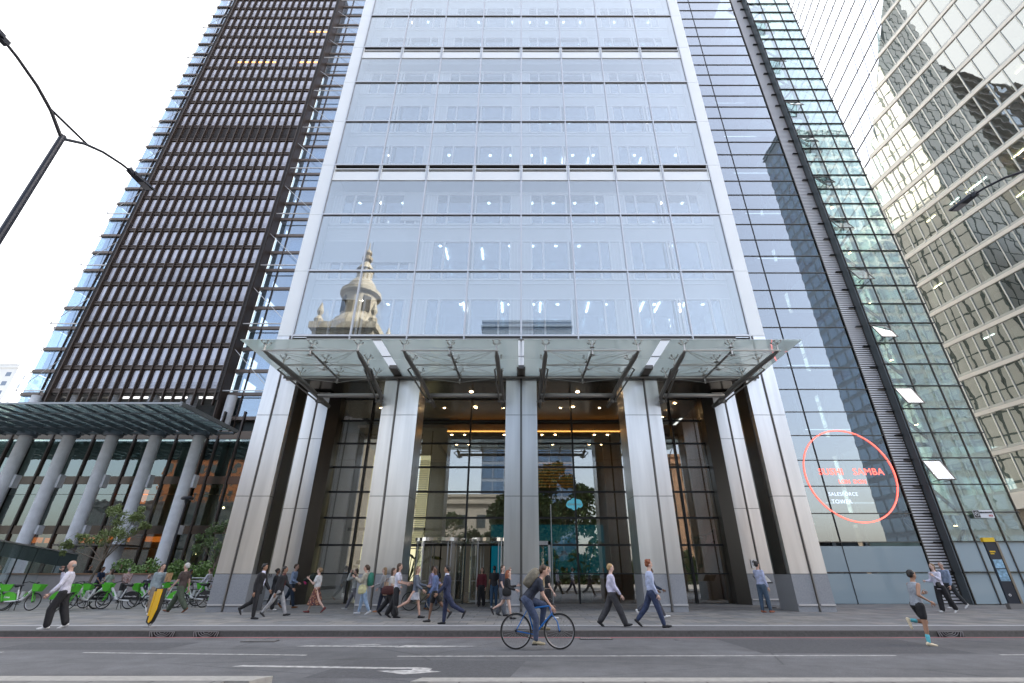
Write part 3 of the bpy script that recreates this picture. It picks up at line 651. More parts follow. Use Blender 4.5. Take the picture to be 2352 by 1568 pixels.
for j in range(-1, NF + 1):
    z = HZ + j * FH
    Hb(MB().box(-5.5, -.5, 1.35, 2.2, z - .36, z + .1).box(-5.65, -.5, 1.25, 1.4, z - .4, z - .35), 'slab_edge', brown_lt)
    Hb(MB().box(SW + .55, SW + 25, 1.35, 2.2, z - .36, z + .1), 'slab_edge', brown_lt)
    Hb(MB().box(-5.3, -.5, 2.2, 8, z - .3, z + .05), 'room_ceiling', mat('hotel_ceiling', (.5, .49, .47), .8)); Hb(MB().box(SW + .6, SW + 25, 2.2, 8, z - .3, z + .05), 'room_ceiling', mat('hotel_ceiling', (.5, .49, .47), .8))
    if j < NF: Hb(MB().box(-5.42, -5.38, 1.5, 8, z + .1, z + FH - .36), 'end_pane', G_h)
Hb(MB().box(-3.0, -2.93, 1.3, 1.6, HZ - 3, HZ + NF * FH).box(SW + 2.48, SW + 2.56, 1.3, 1.6, 0, HZ + NF * FH).box(SW + .5, SW + .6, -.2, 1.6, 0, HZ + NF * FH).box(SW + 6.18, SW + 6.26, 1.3, 1.6, 0, HZ + NF * FH), 'strip_mullion', brown)
rodm = mat('pale_brace_rod', (.5, .5, .5), .4, .6)
for j in range(0, NF, 3):
    z = HZ + j * FH - .15
    for a, b in ((-4.9, 0), (SW, SW + 7.2)): Hb(MB().tube([(a, .1, z), (b, .1, z)], .09, 8), 'outrigger', mat('white_outrigger', (.62, .62, .62), .4, .3))
    for a, b in (((-4.9, .1, z), (-.2, .1, z + FH * 1.6)), ((-4.9, .1, z), (-4.7, .9, z + 3 * FH)), ((SW + 6.8, .1, z), (SW + .2, .1, z + FH * 1.9))): Hb(MB().tube([a, b], .045, 6), 'brace_rod', rodm)
# round concrete columns
conc = mat('pale_concrete_column', (.68, .69, .72), .75, noise=.1, nscale=1.5, bump=.2)
for i in range(-1, 6):
    x = 2.6 + i * 5.12 - .05
    if i == 5: continue
    Hb(MB().lathe([(.62, 0), (.62, 16.2)], (x, -2.8, 0), 24), 'round_column', conc, smooth=False)
    Hb(MB().lathe([(.62, 16.5), (.62, HZ - .6)], (x, 1.0, 0), 24), 'upper_column', conc)
    Hb(MB().lathe([(.9, 15.9), (.95, 16.05), (.9, 16.4)], (x, -2.8, 0), 20).box(x - 1.2, x + 1.2, -3.0, -2.4, 16.1, 16.5), 'collar', mat('bluegrey_bracket', (.16, .18, .21), .5, .3))
    for a, b in ((10.1, 11.5), (5.2, 6.1)): Hb(MB().box(x + .5, x + .85, -2.7, -2.0, a, b), 'bracket_beam', conc)
# lower glazing
G_hl = glass('hotel_lobby_glass', (.42, .50, .48), base=.15, top=.9, rcol=(.9, .95, .93), wave=.006, wscale=.8)
zs = [0, 5.4, 6.3, 9.7, 10.9, 11.8, 16.3, 17.2]
lo = [-12.5 + 2.56 * i for i in range(17)]
g2 = None
for i in range(len(lo) - 1):
    for a, b in ((0.1, 5.4), (6.3, 9.7), (9.75, 10.9), (11.8, 16.3)):
        Hb(MB().box(lo[i] + .08, lo[i + 1] - .08, .1, .14, a, b), 'lobby_pane', G_hl)
for x in lo: Hb(MB().box(x - .1, x + .1, -.12, .3, 0, 17.2 if x < SW + .3 else HZ - 3), 'lobby_mullion', mat('dark_brown_mullion', (.045, .035, .03), .4, .4))
for a, b in ((5.4, 6.3), (10.9, 11.8), (16.3, 17.3)): Hb(MB().box(lo[0], lo[-1], .0, .3, a, b), 'lobby_spandrel', mat('bronze_spandrel', (.09, .07, .055), .25, .6))
Hb(MB().box(-12, SW + 8, 3.5, 3.6, 0, 17).box(-12, SW + 8, .3, 3.5, 5.6, 6.2).box(-12, SW + 8, .3, 3.5, 11, 11.7), 'lobby_back', mat('hotel_lobby_wall', (.30, .34, .30), .8, noise=.4, nscale=.35))
cv = MB()
for i in range(60):
    x = -11 + i * .62 + rnd.random() * .3
    if rnd.random() < .6: cv.box(x, x + .2, 1.2, 1.25, rnd.choice((.1, 6.3, 11.8)), rnd.choice((5.2, 9.6)) if 0 else 5.2)
Hb(cv, 'tall_drapes', mat('lobby_drape', (.42, .41, .33), .8), kind='stuff')
for x, z, w in ((3.6, 4.6, 2.2), (9.6, 4.6, 2), (13.2, 4.7, 1.6), (17.5, 4.7, 2.4), (14.6, 9.0, .5)):
    Hb(MB().box(x, x + w, 1.0, 2.6, z, z + .5 if w > 1 else z + 1.6), 'orange_light', mat('orange_lit_pelmet', (1, .20, .03), emit=.55))
for x, z in ((19.4, 8.6), (19.8, 8.3), (25.5, 8.4), (25.0, 7.2), (20.6, 3.6), (23.8, 3.4)): Hb(MB().ell((x, 1.5, z), .12, .12, .12, 8, 6), 'pendant_lamp', lampW)
# upper loggia behind the canopy
Hb(MB().box(-5, SW + 8, 2.2, 2.4, 17.2, HZ - .5), 'loggia_back', mat('dark_loggia', (.06, .07, .07), .8))
lg = MB()
for q in range(26): lg.box(0, SW, -.1, -.05, 17.4 + q * .2, 17.43 + q * .2)
Hb(lg, 'loggia_slats', hslat, kind='stuff')
# big glass canopy of the hotel
hc = thing('hotel_canopy', 'long glass canopy on close diagonal beams above the round columns', 'canopy', (-61, 0, 16.6))
Hc = lambda mb, name, m, **k: mb.build(name, m, hc, **k)
bm = mat('slate_canopy_beam', (.15, .17, .19), .45, .3)
G_c2 = glass('hotel_canopy_glass', (.62, .74, .74), base=.12, top=.8, frost=.5, frostcol=(.66, .76, .76))
for i in range(24):
    x = -14 + i * 1.68; xb = x + 1.5
    if x + 1 > 26.6: break
    Hc(MB().hexa([(x, 44.5, -.05), (x + .14, 44.5, -.05), (x + .14, 54.6, -.5), (x, 54.6, -.5), (x, 44.5, .06), (x + .14, 44.5, .06), (x + .14, 54.6, .06), (x, 54.6, .06)]), 'beam', bm)
    Hc(MB().box(x, min(x + 1.66, 26.9), 44.45, 54.4, .1, .13), 'glass_pane', G_c2)
Hc(MB().box(26.85, 27.1, 44.4, 54.6, -.2, .2).box(-14, 27, 44.35, 44.45, -.06, .14), 'edge_frame', mat('canopy_edge_paint', (.30, .32, .33), .4, .3))
for y in (47, 49.6, 52): Hc(MB().tube([(-14, y, -.18), (26.9, y, -.18)], .08, 8), 'purlin', bm)
Hc(MB().tube([(-14, 54.3, -.3), (26.9, 54.3, -.3)], .16, 10), 'back_tube', bm)
sc_ = thing('door_canopy', 'small dark canopy hung on rods over the hotel door', 'canopy', (-44.5, 52, 3.95))
MB().box(-3.6, 3.3, 0, 3, 0, .14).build('slab', steel_dark, sc_)
MB().tube([(-1.6, .1, .1), (-1.6, .1, 1.3), (-3.4, 3, 1.0)], .03, 6).tube([(1.8, .1, .1), (1.8, .1, 1.3), (3.2, 3, 1.0)], .03, 6).tube([(-1.6, .1, 1.3), (-3.3, .1, .1)], .02, 5).build('hanger_rod', rod, sc_)

# ------------------------------------------------------------------ SKYSCRAPER ON THE RIGHT (near face x = 53.6 - .128 y)
def BX(y, off=0): return 53.6 - .128 * y + off
sk = thing('glass_skyscraper', 'huge faceted glass skyscraper with pale floor bands at the right edge', 'skyscraper')
G_b = glass('rippled_mirror_glass', (.30, .42, .42), base=.36, top=.9, rcol=(.93, .96, .93), wave=.008, wscale=.42, frost=.30, frostcol=(.42, .45, .42))
G_a = mat('pale_facet_glass', (.80, .85, .94), .06, .75)
FZ = [8.2 + 4.0 * k for k in range(28)]
def foldY(z): return 47.38 - (z - 48.92) * (47.38 - 35.74) / (70.89 - 48.92)   # fold line between the two facets
def pt(y, z, off=0): return (BX(y) + off, y, z)
cnt = 0; ex = MB(); fm = mat('facade_mullion', (.40, .42, .42), .4, .5); band = mat('cream_floor_band', (.72, .69, .64), .5)
YN, YF = 20.0, 80.0
for k in range(len(FZ) - 1):
    z0, z1_ = FZ[k], FZ[k + 1]; y = YN
    if foldY(z0) < YN + 1: break
    ye = lambda z: min(YF, foldY(z)) if z > 30 else YF
    Y1 = ye(z0) if z0 > 44 else YF
    bnd = MB().hexa([pt(YN, z0 - .2, -.12), pt(Y1, z0 - .2, -.12), pt(Y1, z0 - .2, .2), pt(YN, z0 - .2, .2), pt(YN, z0 + .2, -.12), pt(Y1, z0 + .2, -.12), pt(Y1, z0 + .2, .2), pt(YN, z0 + .2, .2)])
    bnd.build('floor_band', band, sk)
    MB().hexa([pt(YN, z0 + .23, -.06), pt(Y1, z0 + .23, -.06), pt(Y1, z0 + .23, .1), pt(YN, z0 + .23, .1), pt(YN, z0 + .5, -.04), pt(Y1, z0 + .5, -.04), pt(Y1, z0 + .5, .1), pt(YN, z0 + .5, .1)]).build('band_trim', fm, sk)
    while y < Y1 - .3:
        y2 = min(y + 3.0, Y1); yt = min(y2, ye(z1_)) if z0 > 44 else y2
        if z0 > 44 and y2 >= ye(z1_): P_ = [pt(y, z0 + .45), pt(y2, z0 + .45), pt(max(yt, y), z1_ - .22), pt(y, z1_ - .22)]
        else: P_ = [pt(y, z0 + .45), pt(y2, z0 + .45), pt(y2, z1_ - .22), pt(y, z1_ - .22)]
        if cnt < 96 and 25 < y: MB().add(P_, [(0, 1, 2, 3)]).build('window', G_b, sk); cnt += 1
        else: ex.add(P_, [(0, 1, 2, 3)])
        y = y2
ex.build('other_windows', G_b, sk, kind='stuff')
ml = MB(); y = YN; 
while y < YF:
    zt = FZ[-1]
    for k in range(len(FZ) - 1):
        if FZ[k + 1] > 44 and y > foldY(FZ[k + 1]): break
        ml.bar(pt(y, FZ[k] + .3, -.05), pt(y, FZ[k + 1] - .3, -.05), .07, .12, up=(0, 1, 0))
    y += 1.5
ml.build('vertical_mullions', fm, sk, kind='stuff')
# pale facet beyond the fold: runs away to the right
DX = .168
def pa(y, z): yf = foldY(z); return (BX(yf) + DX * (y - yf), y, z)
for k in range(8, len(FZ) - 1):
    z0, z1_ = FZ[k], FZ[k + 1]
    MB().quad(pa(foldY(z0), z0 + .1), pa(95, z0 + .1), pa(95, z1_ - .05), pa(foldY(z1_), z1_ - .05)).build('facet_glass', G_a, sk)
    MB().bar(pa(foldY(z0), z0), pa(95, z0), .16, .13).build('facet_joint', mat('dark_facet_joint', (.02, .02, .025), .6), sk)
mm = MB()
for i in range(44):
    y = 12 + i * 2
    a = None
    for z in (48, FZ[-1]):
        pass
    zz = [z for z in FZ[8:] if y > foldY(z)]
    if len(zz) > 1: mm.bar(pa(y, zz[0]), pa(y, zz[-1]), .08, .08, up=(0, 1, 0))
mm.build('facet_mullions', mat('pale_mullion', (.38, .42, .55), .5), sk, kind='stuff')
# far facet continuing upward, inside floors and end walls
inn = MB()
for z in FZ:
    if foldY(z) < YN + 1: break
    yf = min(foldY(z), 60) - .4
    inn.hexa([pt(YN, z - .2, .6), pt(yf, z - .2, .6), (72, yf, z - .2), (72, YN, z - .2), pt(YN, z + .3, .6), pt(yf, z + .3, .6), (72, yf, z + .3), (72, YN, z + .3)])
inn.build('floor_plate', mat('teal_office_ceiling', (.10, .15, .15), .7), sk)
MB().box(64, 64.4, YN, 60, 0, FZ[-1]).box(51.1, 72, YN - .3, YN, 0, FZ[-1]).build('core_wall', mat('teal_core', (.06, .11, .11), .6), sk)
cc = MB()
for i in range(7):
    for k in range(len(FZ) - 1):
        if FZ[k + 1] < 44 or foldY(FZ[k + 1]) > 26 + i * 6: cc.lathe([(.45, FZ[k] + .3), (.45, FZ[k + 1] - .2)], (BX(24 + i * 6) + 2.6, 24 + i * 6, 0), 12)
cc.build('inner_column', mat('pale_teal_column', (.32, .45, .45), .5), sk)
for i in range(26):
    k = rnd.randrange(2, 15); y = 24 + rnd.random() * 24
    k = min(k, 8) if y > 30 else k; MB().box(0, .12, 0, 1.2, -.05, 0).build('ceiling_light', lampE if i % 3 else lampW, sk).location = (BX(y) + 1.6, y, FZ[k] - .25)
MB().hexa([pt(YN, 6.9, -.3), pt(YF, 6.9, -.3), pt(YF, 6.9, 3), pt(YN, 6.9, 3), pt(YN, 8.2, -.3), pt(YF, 8.2, -.3), pt(YF, 8.2, 3), pt(YN, 8.2, 3)]).build('podium_fascia', band, sk)
MB().hexa([pt(YN, 0, .5), pt(YF, 0, .5), pt(YF, 0, 3), pt(YN, 0, 3), pt(YN, 6.9, .5), pt(YF, 6.9, .5), pt(YF, 6.9, 3), pt(YN, 6.9, 3)]).build('podium_wall', mat('warm_podium', (.30, .25, .2), .5), sk)

# ------------------------------------------------------------------ distant and mirrored buildings
def block(name, label, cat, x0, x1, y0, y1, h, m, wm, wx, wz, ww, wh, faces, zstart=1.5, loc=None):
    t = thing(name, label, cat, ((x0 + x1) / 2, (y0 + y1) / 2, 0)); cx, cy = (x0 + x1) / 2, (y0 + y1) / 2
    a, b, c, d = x0 - cx, x1 - cx, y0 - cy, y1 - cy
    MB().box(a, b, c, d, -.15, h).build('wall', m, t)
    MB().box(a - .3, b + .3, c - .3, d + .3, h - 1.2, h - .8).box(a - .15, b + .15, c - .15, d + .15, h, h + .5).build('cornice', m, t)
    wn_ = MB()
    for f in faces:
        L_ = (b - a) if f in '-y+y' else (d - c); n = int(L_ / wx)
        for i in range(n):
            u = (i + .5) * L_ / n
            z = zstart
            while z + wh < h - 1.5:
                if f == '-y': wn_.box(a + u - ww / 2, a + u + ww / 2, c - .05, c + .05, z, z + wh)
                if f == '+y': wn_.box(a + u - ww / 2, a + u + ww / 2, d - .05, d + .05, z, z + wh)
                if f == '+x': wn_.box(b - .05, b + .05, c + u - ww / 2, c + u + ww / 2, z, z + wh)
                if f == '-x': wn_.box(a - .05, a + .05, c + u - ww / 2, c + u + ww / 2, z, z + wh)
                z += wz
    wn_.build('window_rows', wm, t, kind='stuff'); return t
dgl = mat('dark_window_glass', (.05, .065, .08), .08, 0, spec=.9)
block('apartment_block', 'white hazy apartment block far away at the left edge', 'building', -196, -176, 150, 170, 67, mat('white_render', (.82, .82, .80), .8), mat('soft_blue_window', (.20, .25, .33), .2), 4.2, 3.4, 1.7, 1.5, ['-y', '+x'])
block('apartment_block', 'lower pale block in front of the far white apartment block', 'building', -205, -186, 140, 149, 50, mat('cream_render', (.74, .73, .70), .8), mat('soft_blue_window', (.20, .25, .33), .2), 3.6, 3.2, 1.6, 1.5, ['-y', '+x'])
block('office_block', 'cream gridded office block hidden behind the main tower, mirrored in the right skyscraper', 'building', -14, 9, 58, 128, 152, mat('dark_grid_joint', (.05, .07, .06), .6), mat('cream_panel', (.80, .77, .69), .5, noise=.08, nscale=.3), 2.6, 3.6, 2.3, 3.3, ['+x', '-y'], .3)
# opposite side of the street, behind the camera
brick = mat('orange_brick', (.40, .15, .07), .85, noise=.2, nscale=2)
stone = mat('portland_stone', (.33, .30, .25), .8, noise=.15, nscale=.7)
block('brick_building', 'orange brick corner building across the street, mirrored in the hotel glass', 'building', -112, -84, -60, -34, 35, brick, dgl, 3.4, 4.0, 1.5, 2.5, ['+y', '+x'])
block('slate_building', 'dark slate roofed building across the street, mirrored low in the hotel glass', 'building', -120, -70, -32, -22, 19, mat('dark_slate', (.10, .11, .13), .6), dgl, 3.2, 4.0, 1.6, 2.4, ['+y', '+x'])
block('stone_building', 'pale stone building across the street, mirrored left of the lobby tree', 'building', -66, -36, -50, -23, 16, stone, dgl, 3.2, 4.0, 1.6, 2.4, ['+y', '+x'])
block('stone_building', 'low white building across the street, mirrored in the lobby glass', 'building', -22, 1, -60, -34, 14, mat('white_stone', (.34, .33, .31), .8), dgl, 3.0, 3.6, 1.5, 2.2, ['+y', '+x'])
block('glass_building', 'tall blue glass office across the street, its top mirrored low in the tower glass', 'building', -8.5, 11, -66, -46, 51, mat('blue_grey_cladding', (.20, .26, .36), .4), mat('blue_mirror', (.12, .2, .34), .08, .3), 2.4, 3.6, 2.1, 2.9, ['+y', '+x'])
block('dark_tower', 'dark tall office across the street, mirrored in the glass wing', 'building', 75, 112, -49, -40, 116, mat('dark_slate_cladding', (.20, .22, .25), .4, .2), mat('slate_mirror', (.26, .32, .40), .1, .3), 2.9, 3.6, 2.4, 2.6, ['+y', '-x'])
block('concrete_frame', 'brick building site across the street, mirrored in the neon sign glass', 'building', 24, 41, -46, -28, 20, mat('warm_brick_mix', (.33, .2, .13), .85, noise=.3, nscale=1), dgl, 3.0, 3.6, 1.5, 2.1, ['+y', '-x'])
# church
ch = thing('church_tower', 'baroque stone church tower with spire across the street, mirrored in the tower glass', 'church', (-25.9, -20, 0))
MB().box(-4.4, 4.4, -4.4, 4.4, -.15, 33.2).box(-4.9, 4.9, -4.9, 4.9, 33.2, 34.2).build('tower_base', stone, ch)
MB().lathe([(4.2, 34.2), (4.0, 35.2), (3.3, 36.4), (2.7, 37.0), (2.6, 37.2), (2.6, 41.0), (3.2, 41.3), (3.2, 41.9), (2.4, 42.1), (2.2, 43.2), (1.6, 44.2), (1.25, 44.5), (1.25, 46.2), (1.45, 46.4), (1.0, 47.2), (.5, 48), (.35, 48.2)], n=16).build('lantern', stone, ch)
MB().lathe([(.25, 48.1), (.8, 48.5), (.9, 49.0), (.3, 49.5), (.65, 49.9), (.55, 50.3), (.12, 50.8), (.05, 52.2)], n=12).build('finial', mat('weathered_lead', (.3, .25, .18), .6), ch)
ow = MB()
for q in range(4):
    a = q * math.pi / 2 + math.pi / 4
    ow.merge(MB().box(-.6, .6, 2.5, 2.66, 37.7, 40.4), Matrix.Rotation(a, 4, 'Z'))
    ow.merge(MB().box(-1.3, 1.3, 4.36, 4.46, 24, 30), Matrix.Rotation(q * math.pi / 2, 4, 'Z'))
ow.build('louvred_opening', mat('dark_opening', (.04, .035, .03), .8), ch)
for a in ((-4, -4), (4, -4), (-4, 4), (4, 4)): MB().lathe([(.5, 34.2), (.7, 34.9), (.25, 35.6), (.5, 36.3), (.1, 37.8)], (a[0], a[1], 0), 10).build('urn', stone, ch)

# ------------------------------------------------------------------ trees and plants
def leaf_mat(name, c, var=.3):
    m = mat(name, c, .6, noise=var, nscale=1.8); return m
def tree(name, label, loc, hgt, trunk_r, blobs, nleaf, lsz, lm, lean=(0, 0), seed=1, group=None):
    rn = random.Random(seed); t = thing(name, label, 'tree', loc, group=group)
    top = Vector((lean[0], lean[1], hgt * .62)); tr = MB().tube([(0, 0, 0), (lean[0] * .3, lean[1] * .3, hgt * .22), (lean[0] * .7, lean[1] * .7, hgt * .42), top], [trunk_r, trunk_r * .8, trunk_r * .6, trunk_r * .3], 8)
    lf = MB(); tips = []
    for (bx, by, bz, br) in blobs:
        c = Vector((bx, by, bz)); st = Vector((lean[0] * .6, lean[1] * .6, hgt * .34)); m_ = (st + c) / 2 + Vector((rn.uniform(-.1, .1), rn.uniform(-.1, .1), .0)) * hgt * .1
        tr.tube([st, m_, c], [trunk_r * .45, trunk_r * .3, trunk_r * .12], 6)
        for q in range(4):
            e = c + Vector((rn.uniform(-1, 1), rn.uniform(-1, 1), rn.uniform(-.6, .9))).normalized() * br * rn.uniform(.7, 1.05); tr.tube([c, (c + e) / 2 + Vector((0, 0, .05)), e], [trunk_r * .14, trunk_r * .09, trunk_r * .04], 4); tips.append((e, br * .45))
        tips.append((c, br * .8))
    for i in range(nleaf):
        c, r = rn.choice(tips); dd = Vector((rn.gauss(0, 1), rn.gauss(0, 1), rn.gauss(0, .8))); dd = dd.normalized() * r * rn.random() ** .5
        p = c + dd; a = Vector((rn.gauss(0, 1), rn.gauss(0, 1), rn.gauss(0, 1))).normalized() * lsz * rn.uniform(.6, 1.3); b = a.orthogonal().normalized() * lsz * .5 * rn.uniform(.7, 1.2)
        lf.add([p - a, p + b, p + a, p - b], [(0, 1, 2, 3)])
    tr.build('trunk', mat('tree_bark', (.16, .13, .10), .9, noise=.3, nscale=10), t); lf.build('crown', lm, t); return t
yl = leaf_mat('young_leaves', (.17, .22, .07)); dl = leaf_mat('dark_leaves', (.055, .095, .04)); pl = leaf_mat('plane_leaves', (.05, .09, .03))
tree('young_tree', 'slender young tree with sparse leaves in front of the round columns', (-24.9, 30, 0), 6.0, .08,
     [(.3, 0, 3.2, .7), (-1.2, .3, 3.1, .55), (1.3, -.2, 3.3, .6), (.6, .2, 4.2, .7), (1.6, 0, 4.5, .5), (-.2, .1, 4.9, .4), (-2.0, 0, 2.8, .4), (2.2, 0, 4.0, .35)], 4600, .062, yl, (.75, 0), 3)
tree('young_tree', 'young leafy tree half hidden by the left corner column', (-18.6, 31, 0), 5.2, .07,
     [(0, 0, 2.8, .7), (.8, 0, 3.6, .7), (-.9, .1, 3.0, .6), (.9, 0, 4.6, .6), (1.5, 0, 5.4, .5), (-.4, 0, 3.9, .5)], 4200, .062, leaf_mat('fresh_leaves', (.11, .17, .06)), (.35, 0), 5)
tree('plane_tree', 'large dense street tree behind the camera, mirrored in the lobby glass', (2.6, -11, 0), 15, .45,
     [(0, 0, 6.5, 3.6), (-3, 1, 8.5, 3.2), (3.6, 0, 7.5, 3.4), (0, -1, 11, 3.6), (-5, 0, 6.0, 2.6), (5.6, 0, 9.5, 2.8), (1.5, 0, 13.5, 2.4), (-2.5, 0, 12, 2.6)], 15000, .32, pl, (0, 0), 8)
tree('plane_tree', 'smaller street tree behind the camera on the left, mirrored in the lobby glass', (-9.5, -14, 0), 9, .3,
     [(0, 0, 5, 2), (-2, 1, 6, 1.8), (2, 0, 6, 1.8), (0, -1, 7.6, 1.8)], 3500, .22, pl, (0, 0), 9)
hq = MB(); rq = random.Random(12)
for i in range(15000):
    x = rq.uniform(-30, 30); y = rq.uniform(-19.5, -17); z = rq.uniform(0, 4.6 + 1.2 * math.sin(x * .7) + .8 * math.sin(x * 1.9))
    a = Vector((rq.gauss(0, 1), rq.gauss(0, 1), rq.gauss(0, 1))).normalized() * .28; b = a.orthogonal() * .6; p = Vector((x, y, z)); hq.add([p - a, p + b, p + a, p - b], [(0, 1, 2, 3)])
hq.build('shrubbery', leaf_mat('dark_leaves', (.04, .08, .03)), None, label='tall dark shrubbery across the street, added to darken the low lobby glass reflections', cat='hedge')  # out-of-view foliage added to darken what the lobby glass mirrors
hd = MB(); rn = random.Random(2)
for i in range(5200):
    x = rn.uniform(-28.4, -19.5); y = rn.uniform(35.6, 36.6); z = rn.uniform(.9, 2.0 + .25 * math.sin(x * 3.1) + .15 * math.sin(x * 7))
    a = Vector((rn.gauss(0, 1), rn.gauss(0, 1), rn.gauss(0, 1))).normalized() * .075; b = a.orthogonal() * .6; p = Vector((x, y, z)); hd.add([p - a, p + b, p + a, p - b], [(0, 1, 2, 3)])
h_ = thing('hedge', 'green planted hedge behind the plaza in front of the hotel columns', 'hedge', (0, 0, 0)); hd.build('foliage', leaf_mat('hedge_leaves', (.14, .24, .06)), h_)
MB().box(-28.5, -19.4, 35.5, 36.7, -.05, 1.0).build('planter_wall', mat('planter_stone', (.34, .33, .32), .7), h_)

# big leaf plants in stone pots, inside the lobby
def potted(label, x, y, s, seed):
    rn = random.Random(seed); t = thing('potted_plant', label, 'potted plant', (x, y, .012), group='potted plants in the lobby')
    MB().lathe([(.30 * s, 0), (.42 * s, .1 * s), (.45 * s, .55 * s), (.38 * s, .8 * s), (.34 * s, .8 * s)], n=20).build('pot', mat('stone_pot', (.36, .35, .31), .8, noise=.1), t, smooth=True)
    st_ = MB(); lf = MB()
    for i in range(15):
        a = rn.uniform(0, 6.28); r = rn.uniform(.3, 1.0) * s; h = rn.uniform(1.3, 3.1) * s; e = Vector((r * math.cos(a), r * math.sin(a), h)); st_.tube([(0, 0, .75 * s), e * .5 + Vector((0, 0, .5 * s)), e], .018 * s, 5)
        dv = Vector((math.cos(a), math.sin(a), rn.uniform(-.3, .5))).normalized(); sd = (dv.cross(Vector((0, 0, 1))) + Vector((rn.uniform(-.5, .5), 0, rn.uniform(-1, 1)))).normalized(); L_ = rn.uniform(.4, .7) * s; w = L_ * .32; up = sd.cross(dv) * .06
        ps = [e + dv * L_ * q + sd * w * math.sin(math.pi * min(q + .04, 1)) * sg_ + up * 0 for q, sg_ in ((0, 0), (.25, 1), (.6, 1), (1, 0), (.6, -1), (.25, -1))]; lf.add(ps, [(0, 1, 2, 3), (0, 3, 4, 5)])
    st_.build('stem', mat('plant_stem', (.1, .13, .05), .7), t); lf.build('leaves', leaf_mat('broad_leaf', (.045, .10, .035), .2), t)
potted('tall broad leaved plant in a stone pot by the right lobby glass', 9.9, 29.6, 1.25, 1)
potted('smaller broad leaved plant beside the tall one at the right lobby glass', 8.6, 30.0, 1.0, 2)
potted('broad leaved plant in the right bay next to the fourth column', 3.6, 29.8, 1.0, 4)
potted('bushy potted plant just right of the centre column', 1.9, 30.4, 1.0, 5)
potted('dark leaved plant in the left lobby bay', -8.4, 29.3, 1.05, 6)
potted('tall slender plant beside the left revolving door', -6.4, 29.6, 1.25, 7)
rc = thing('reception_desk', 'low timber reception desk behind the right lobby glass', 'desk', (3.4, 32, .012))
MB().box(-2.6, 2.4, -.5, .5, 0, 1.1).build('body', mat('desk_timber', (.34, .19, .09), .5, noise=.2, nscale=6, stretch=(1, 1, 8)), rc); MB().box(-2.7, 2.5, -.6, .6, 1.1, 1.16).build('desk_top', mat('pale_desk_top', (.4, .36, .3), .4), rc)
# company cloud decal on glass
cl = thing('cloud_logo', 'blue cloud shaped company logo stuck to the lobby glass', 'logo', (3.02, 27.74, 4.92))
q = MB()
for i, (x, z, r) in enumerate(((-.22, 0, .22), (0, .1, .24), (.22, .05, .22), (.32, -.03, .15), (0, -.12, .2), (-.3, -.03, .16))):
    q.add([(x + r * math.cos(a), -.004 * i, z + r * math.sin(a)) for a in [2 * math.pi * k / 24 for k in range(24)]], [tuple(range(24))])
q.build('cloud', mat('cloud_blue_glow', (.10, .42, .55), .4, emit=.12), cl); text('salesforce', .19, 0, -.03, 0, mat('logo_orange_grey', (.62, .40, .30), .5), cl)  # slight glow put into the decal colour

# ------------------------------------------------------------------ revolving doors
chrome = mat('polished_chrome', (.75, .74, .72), .12, 1)
G_d = glass('curved_door_glass', (.75, .78, .76), base=.12, top=.9)
def revolving(x, r, label):
    t = thing('revolving_door', label, 'revolving door', (x, 27.9, 0), group='revolving doors')
    MB().lathe([(r - .1, 2.95), (r + .06, 2.95), (r + .06, 3.12), (r - .1, 3.12)], n=40).lathe([(r, 2.97), (.02, 2.97)], n=40).build('drum_ring', chrome, t, smooth=False)
    g = MB()
    for s_ in (0, 1):
        for i in range(12):
            a0 = R(s_ * 180 - 58 + i * 9.6) ; a1 = a0 + R(9.6); g.quad((r * math.cos(a0), r * math.sin(a0), .05), (r * math.cos(a1), r * math.sin(a1), .05), (r * math.cos(a1), r * math.sin(a1), 2.95), (r * math.cos(a0), r * math.sin(a0), 2.95))
    g.build('curved_glass', G_d, t, smooth=True)
    for k in range(4):
        a = R(25 + 90 * k); c, s_ = math.cos(a), math.sin(a)
        MB().bar((0, 0, .1), (0, 0, 2.9), .06, .06).bar((c * r * .96, s_ * r * .96, .1), (c * r * .96, s_ * r * .96, 2.9), .05, .05).bar((0, 0, .12), (c * r * .96, s_ * r * .96, .12), .05, .1).bar((0, 0, 2.88), (c * r * .96, s_ * r * .96, 2.88), .05, .06).bar((c * r * .5, s_ * r * .5, 1.05), (c * r * .95, s_ * r * .95, 1.05), .03, .03).build('door_leaf', [alu], t)
    for a in (-58, 57, 122, 237): MB().tube([(r * math.cos(R(a)), r * math.sin(R(a)), 0), (r * math.cos(R(a)), r * math.sin(R(a)), 2.97)], .035, 8).build('post', alu, t)
revolving(-4.4, 1.36, 'left revolving door with chrome ring between second and centre columns')
revolving(-1.66, 1.15, 'right revolving door half hidden by the centre column')
sd = thing('side_door', 'framed glass side door just right of the centre column', 'door', (1.05, 27.7, 0))
MB().box(-.55, -.42, -.08, .1, 0, 3.0).box(.42, .55, -.08, .1, 0, 3.0).box(-.55, .55, -.08, .1, 2.8, 3.0).build('frame', alu, sd)
MB().box(-.4, -.36, -.12, -.08, .4, 1.8).build('handle', chrome, sd)
MB().box(.6, .64, -.1, 0, 0, 4.9).build('post', alu, sd)

